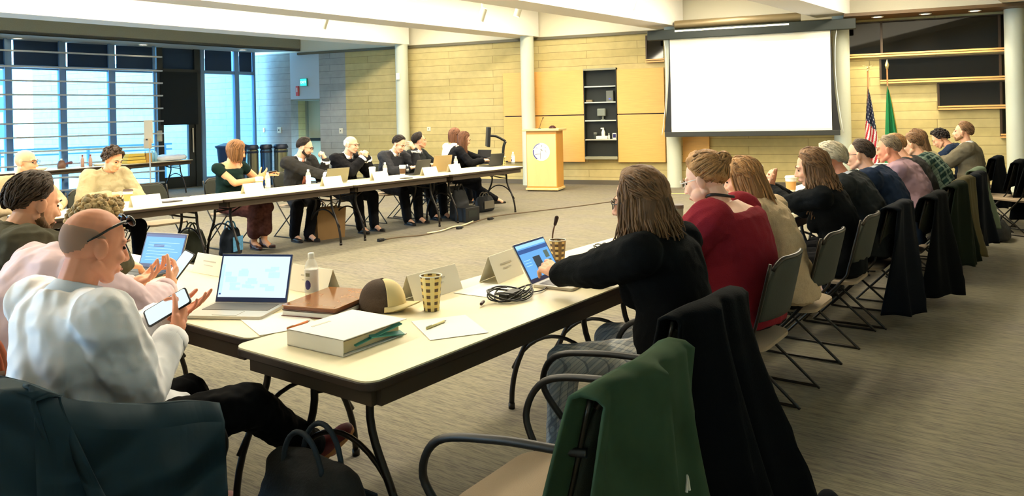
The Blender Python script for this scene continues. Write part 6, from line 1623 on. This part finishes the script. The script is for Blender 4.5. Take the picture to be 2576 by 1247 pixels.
# --- right row, seen from behind on the right
seat('r0', .26, -.50, YAW_M+R(2), 'empty stacking chair nearest the camera, with the green jacket over its back', gR, arms=True)
seat('r1', 1.06, -0.38, YAW_M+R(-2), 'stacking chair under the woman in black, with a black coat', gR, arms=True)
who['black'] = person('woman with shoulder length brown hair in a black sweater, typing on a laptop', W(1.37, -.40), YAW_M, dict(
    vox=.006, zp=.545, fem=True, bulk=1.14, sh=1.12, lean=4, curve=12, hpitch=12, hyaw=20, hroll=-3, skin='light', hair='long', hairc='brown', nl=230, hlen=.235, hr=.0085, amin=40, flare=.045, wave=.016, hcurl=1.1, boff=.012, htop=.012, ht=.020, hback=.014, glasses=True, hscale=1.04,
    top=C_black, topname='sweater', toff=.018, tdisp=.014, tscale=.08, arm=1.18, cuff=.9, low=C_glen, leg=1.05, ldisp=.008,
    handL=W(1.32, .17, .825), handR=W(1.60, .16, .825), fdirL=MM*.75+TT*.30+V((0, 0, .18)), palmL=V((0, 0, -1))+TT*.5, fdirR=MM*.8-TT*.15-V((0, 0, .1)), curlL=(16, 26, 32, 36), curlR=(30, 36, 40, 44), poleL=(-.35, -.8, -1), poleR=(.5, -.6, -1), thumb=30,
    footL=W(1.14, .06, .085), footR=W(1.56, .10, .085), hk=1.05))
seat('r2', 2.20, -0.33, YAW_M, 'stacking chair under the woman in the maroon sweater', gR)
who['maroon'] = person('woman with pinned up blonde hair in a maroon sweater', W(2.23, -.36), YAW_M, dict(
    vox=.0065, fem=True, bulk=1.52, sh=1.18, lean=4, curve=14, hpitch=18, hyaw=2, chub=1.0, jaw=1.12, hscale=1.10, skin='pale', hair='m', line='f', hairc='lightbrown', ht=.020, htop=.006, hrough=.010, hsweep=.006, nt=420, tr=.0045, tl=.14, tto=(0, -1, .35), bun=(0, -.118, .072), glasses=M_pwhite,
    top=C_maroon, topname='sweater', neckline=8, toff=.014, tdisp=.012, tscale=.10, arm=1.2, low=C_trk, handL=W(2.2, .10, .825), handR=W(2.5, .12, .825), poleL=(-1, -.2, -.8)))
phone('pink edged phone before the woman in the maroon sweater', look(W(2.44, .30, .80), V((0, 0, .9))-MM*.5, MM*.8+TT*.2), True, scr=S_pale)
MB().tube(spline([who['maroon']['N']+V((0, 0, .03))+MM*.10-TT*.02, who['maroon']['N']+V((0, 0, .075))+MM*.02-TT*.085, who['maroon']['N']+V((0, 0, .06))-MM*.07], 5), .008, 6).build('necklace', M_black, None, smooth=True)
nk = bpy.data.objects['necklace']; tag(nk, 'thick black cord round the neck of the woman in maroon', 'necklace')
seat('r3', 3.06, -0.33, YAW_M, 'stacking chair under the woman in the beige jacket', gR)
who['beige'] = person('woman with long dark blonde hair in a beige jacket, mostly hidden behind the maroon sweater', W(2.84, -0.40), YAW_M, dict(vox=.0075, fem=True, zp=.545, lean=10, curve=16, hpitch=16, hyaw=10, skin='light', hair='long', hairc='lightbrown', nl=120, hlen=.36, hr=.011, boff=.10, flare=.02, top=C_beige, topname='jacket', toff=.022, tdisp=.018, arm=1.15, collar=C_beige, drop=.05, low=C_trk, handL=W(3.0, .2, .825), handR=W(3.3, .2, .825)))
seat('r4', 3.92, -0.35, YAW_M, 'stacking chair under the woman with long dark curls', gR)
who['curlyw'] = person('woman with long dark wavy hair in a black jacket, hands raised before her', W(3.88, -.46), YAW_M, dict(zp=.53, fem=True, lean=6, curve=14, hpitch=14, hyaw=14, hroll=-6, skin='light', hair='long', hairc='brown', nl=150, hlen=.33, hr=.013, wave=.034, hcurl=1.6, flare=.03, boff=.05, ht=.022, top=C_black, topname='jacket', toff=.020, tdisp=.014, low=C_trk,
    handL=W(3.98, .06, .98), handR=W(4.08, .06, .98), fdirL=V((0, 0, .7))+TT*.5+MM*.3, fdirR=V((0, 0, .7))-TT*.4+MM*.3, palmL=-MM*.8+TT*.4, palmR=-MM*.8-TT*.4, curlL=(30, 34, 38, 42), curlR=(40, 50, 55, 60), poleL=(-.6, .6, -1), poleR=(.6, .6, -1)))
seat('r5', 4.50, -0.40, YAW_M, 'stacking chair under the grey haired man, with a dark coat', gR)
who['greyh'] = person('grey haired man in a dark charcoal suit leaning on the table', W(4.46, -0.52), YAW_M, dict(lean=12, curve=18, hpitch=18, hyaw=8, skin='ruddy', hair='m', hairc='grey', ht=.026, htop=.010, hrough=.014, nt=380, tr=.006, tl=.075, top=C_char, topname='suit_jacket', toff=.026, tdisp=.02, arm=1.15, drop=.06, collar=C_white, low=C_suit, bulk=1.12, sh=1.06, handL=W(4.5, .1, .825), handR=W(4.8, .12, .825)))
seat('r6', 5.30, -0.52, YAW_M, 'stacking chair under the man in the navy suit', gR)
who['navy'] = person('man with short dark hair and glasses in a navy suit', W(5.14, -.56), YAW_M, dict(lean=12, curve=18, hpitch=6, hyaw=4, skin='light', hair='m', line='recede', hairc='dark', ht=.012, glasses=True, top=C_navy, topname='suit_jacket', toff=.028, tdisp=.02, arm=1.15, drop=.08, collar=C_white, low=C_suit, bulk=1.18, sh=1.10, handL=W(5.2, .1, .825), handR=W(5.5, .1, .825)))
seat('r7', 6.30, -0.55, YAW_M, 'stacking chair under the man in the mauve shirt, with a brown edged coat', gR)
who['pink'] = person('man with sandy hair in a mauve shirt', W(6.18, -.58), YAW_M, dict(lean=12, curve=18, hpitch=8, hyaw=6, skin='ruddy', hair='m', hairc='greybrown', ht=.011, top=C_mauve, toff=.018, tdisp=.022, arm=1.12, collar=C_mauve, low=C_trk, bulk=1.14, sh=1.04, handL=W(6.3, .1, .825), handR=W(6.55, .1, .825)))
seat('r8', 6.92, -0.54, YAW_M, 'stacking chair under the man in the dark grey jacket', gR)
who['dkgrey'] = person('man in a dark grey jacket between the mauve shirt and the plaid shirt', W(6.88, -0.52), YAW_M, dict(lean=12, curve=18, hpitch=16, hyaw=4, skin='light', hair='m', hairc='lightbrown', ht=.012, top=C_dk, topname='jacket', toff=.024, tdisp=.02, low=C_trk, bulk=1.1, handL=W(6.85, .12, .825), handR=W(7.1, .12, .825)))
seat('r9', 7.56, -0.58, YAW_M, 'stacking chair under the man in the green plaid shirt', gR)
who['plaid'] = person('man with brown hair in a green plaid shirt', W(7.50, -.60), YAW_M, dict(lean=14, curve=20, hpitch=12, hyaw=4, skin='light', hair='m', hairc='brown', ht=.012, top=C_plaid, toff=.020, tdisp=.02, arm=1.15, collar=C_plaid, low=C_trk, bulk=1.14, sh=1.06, handL=W(7.5, .1, .825), handR=W(7.8, .1, .825)))
seat('r10', 8.25, -0.52, YAW_M, 'stacking chair under the woman in the cream top', gR)
who['longh'] = person('woman with long straight brown hair in a cream top', W(8.30, -.48), YAW_M, dict(fem=True, lean=14, curve=16, hpitch=8, skin='light', hair='long', hairc='brown', nl=130, hlen=.46, hr=.013, boff=.10, flare=.0, wave=.004, top=C_cream, topname='blouse', toff=.016, low=C_trk, handL=W(8.2, .12, .825), handR=W(8.5, .12, .825)))
seat('r11', 9.80, -0.82, YAW_M, 'stacking chair under the man in the grey brown blazer', gR)
who['blazer'] = person('bearded man in a grey brown blazer sitting upright', W(9.84, -.62), YAW_M, dict(lean=2, curve=8, hpitch=-2, skin='light', hair='m', hairc='brown', ht=.020, htop=.014, beard='brown', top=C_grey, topname='blazer', toff=.026, tdisp=.018, arm=1.12, drop=.08, collar=C_white, low=C_trk, bulk=1.08, down=False, handL=W(9.85, -.16, .825), handR=W(10.1, -.14, .825)))
seat('r12', 10.60, -0.52, YAW_M, 'stacking chair farthest along the right row', gR)
who['last'] = person('dark curly haired man in a navy jacket bent over the table', W(10.58, -0.52), YAW_M, dict(lean=18, curve=22, hpitch=34, hyaw=6, skin='light', hair='curly', hairc='black', nc=200, cr=.018, ht=.016, top=C_navy, topname='jacket', toff=.026, tdisp=.02, drop=.06, low=C_trk, handL=W(10.5, .1, .825), handR=W(10.8, .1, .825)))
# --- coats over chair backs
K_navy = mat('navy_shell', (36, 54, 62), .6, folds=.9, fscale=2.0); K_green = mat('green_fleece', (50, 68, 48), .95, var=.15, vscale=7, folds=.45, fscale=1.6); K_black = mat('black_wool_coat', (6, 9, 11), .95, bump=.3, bscale=150)
K_dgreen = mat('dark_green_coat', (15, 22, 14), .9); K_brown = mat('brown_lining', (70, 64, 42), .8); K_sage = mat('sage_grey_coat', (90, 102, 84), .85); K_dnavy = mat('deep_navy_coat', (8, 13, 20), .85)
c = coat(CH['w'], 'navy shell jacket over the chair of the man in the white shirt', K_navy, .285, .42, .04, .5, 3, .075, .14)
MB().box((.06, -.47, .42), (.008, .006, .10), rot(0, 8, 4)).build('zip_pull', M_steel, c)
pts = spline([(-.22, -.405, .79), (-.25, -.46, .66), (-.27, -.52, .48), (-.25, -.56, .30)], 6)
MB().tube(pts, [.075+.014*math.sin(1.9*q)+.008*math.sin(4.1*q) for q in range(len(pts))], 18).build('sleeve', K_navy, c, smooth=True)
path = spline([(.24, -.300, .865), (.285, -.20, .80), (.31, -.02, .735), (.315, .12, .70), (.30, .22, .66)], 6)
P = []
for i, p in enumerate(path):
    u = i/(len(path)-1); row = [p+V((-.07, 0, -.10)), p+V((-.05, 0, -.02)), p+V((-.025, 0, .018)), p+V((.012, 0, .022))]
    for j in range(1, 19):
        v = j/18; row.append(V((p.x+.035+.07*v+.028*math.sin(13*u+2.5*v)*v, p.y-.05*v+.02*math.sin(9*u+1)*v, (p.z-.005)*(1-v)+(.12+.12*u)*v)))
    P.append(row)
MB().grid(P).build('hanging_sleeve', K_navy, c, smooth=True, solid=.012)
c = coat(CH['r0'], 'green fleece jacket over the empty chair in the foreground', K_green, .28, .33, -.02+.05, .45, 5, .055, .07)
MB().tube([(-.03, -.44, .56), (-.022, -.44, .60), (-.014, -.442, .56)], .004, 6).build('chest_badge', mat('badge_white', (230, 220, 200), .6), c)
c = coat(CH['r1'], 'long black wool coat over the chair of the woman in black', K_black, .28, .27, .03, .5, 8, .045, .26)
pts = [V((.20+.06*math.cos(a), -.66+.02*math.sin(a), .10+.06*math.sin(a))) for a in [2*math.pi*i/20 for i in range(20)]]
MB().tube(pts, .028, 10, closed=True).build('rolled_cuff', K_dnavy, c, smooth=True); MB().lathe([(.0005, 0), (.014, 0), (.016, .005), (.0005, .006)], c=(.20, -.70, .13)).build('button', M_steel, c)
coat(CH['r5'], 'dark coat over the chair of the grey haired man', K_dnavy, .275, .28, .10, .5, 11, .03, .06)
coat(CH['r6'], 'black coat over the chair of the man in the navy suit', K_black, .28, .31, .10, .5, 12, .03, .08)
coat(CH['r7'], 'dark green coat over the chair of the man in the mauve shirt', K_dgreen, .275, .28, .16, .5, 14, .03, .07)
coat(CH['r8'], 'brown coat over the chair of the man in the dark grey jacket', K_brown, .27, .28, .14, .5, 15, .03, .07)
coat(CH['r9'], 'deep navy coat over the chair of the man in the plaid shirt', K_dnavy, .275, .29, .16, .5, 16, .03, .07)
coat(CH['r10'], 'sage grey coat over the chair of the woman in the cream top', K_sage, .275, .28, .22, .5, 17, .03, .10)
coat(CH['r11'], 'black coat over the chair of the man in the blazer', K_black, .275, .30, .16, .5, 18, .03, .08)
CH['r13'] = chair(9.55, -1.12, YAW_M+R(-25), 'stacking chair pushed back at the right edge, with a peaked black coat', gR)
coat(CH['r13'], 'peaked black coat over the chair at the right edge', K_black, .275, .34, .10, .5, 21, .04, .14)
coat(CH['r12'], 'deep navy coat over the farthest chair of the right row', K_dnavy, .28, .31, .20, .5, 19, .03, .08)
for _n, _m in list(globals().items()):
    if _n[:2] == 'K_': _m.node_tree.nodes['Principled BSDF'].inputs['Specular IOR Level'].default_value = .08
bpy.context.view_layer.update()
bake()
# ================================================================== camera and light
cam = bpy.data.cameras.new('camera'); co = bpy.data.objects.new('camera', cam); COL.objects.link(co); SC.camera = co
cam.sensor_fit = 'HORIZONTAL'; cam.sensor_width = 36; cam.lens = F_*36/2576; cam.shift_x = (1288-CX)/2576; cam.shift_y = -(623.5-CY)/2576; cam.clip_end = 200; cam.clip_start = .05
n = math.sqrt(1+ROLL**2)
co.matrix_world = Matrix(((1/n, ROLL/n, 0, 0), (0, 0, -1, 0), (-ROLL/n, 1/n, 0, H_), (0, 0, 0, 1)))
w = bpy.data.worlds.new('sky'); SC.world = w; w.use_nodes = True
bg = w.node_tree.nodes['Background']; bg.inputs['Color'].default_value = (.26, .62, 1.0, 1); bg.inputs['Strength'].default_value = 14
def lamp(name, kind, loc, energy, col, rot_=None, **k):
    l = bpy.data.lights.new(name, kind); l.energy = energy; l.color = col
    for a, b in k.items(): setattr(l, a, b)
    o = bpy.data.objects.new(name, l); COL.objects.link(o); o.location = loc
    if rot_ is not None: o.rotation_euler = rot_
    return o
# spill of the ledge downlights on the flag wall
for x, y, e in ((2206, 42, 90), (2325, 33, 120), (2448, 24, 60)):
    s, z = onwall(x, y, .35); p = wall(s, ZB-.10, .5)
    o = lamp('ledge_downlight', 'SPOT', p, e, (1, .88, .62), spot_size=R(95), spot_blend=.8, shadow_soft_size=.06)
    d = (wall(s, 1.2, .1)-p); o.rotation_euler = d.to_track_quat('-Z', 'Y').to_euler()
SC.view_settings.view_transform = 'Standard'; SC.view_settings.look = 'None'; SC.view_settings.gamma = 1; SC.view_settings.use_curve_mapping = False
SC.view_settings.exposure = 0.55
SC.cycles.max_bounces = 6; SC.cycles.diffuse_bounces = 3; SC.cycles.transparent_max_bounces = 12; SC.cycles.caustics_reflective = False; SC.cycles.caustics_refractive = False
SC.cycles.sample_clamp_indirect = 4
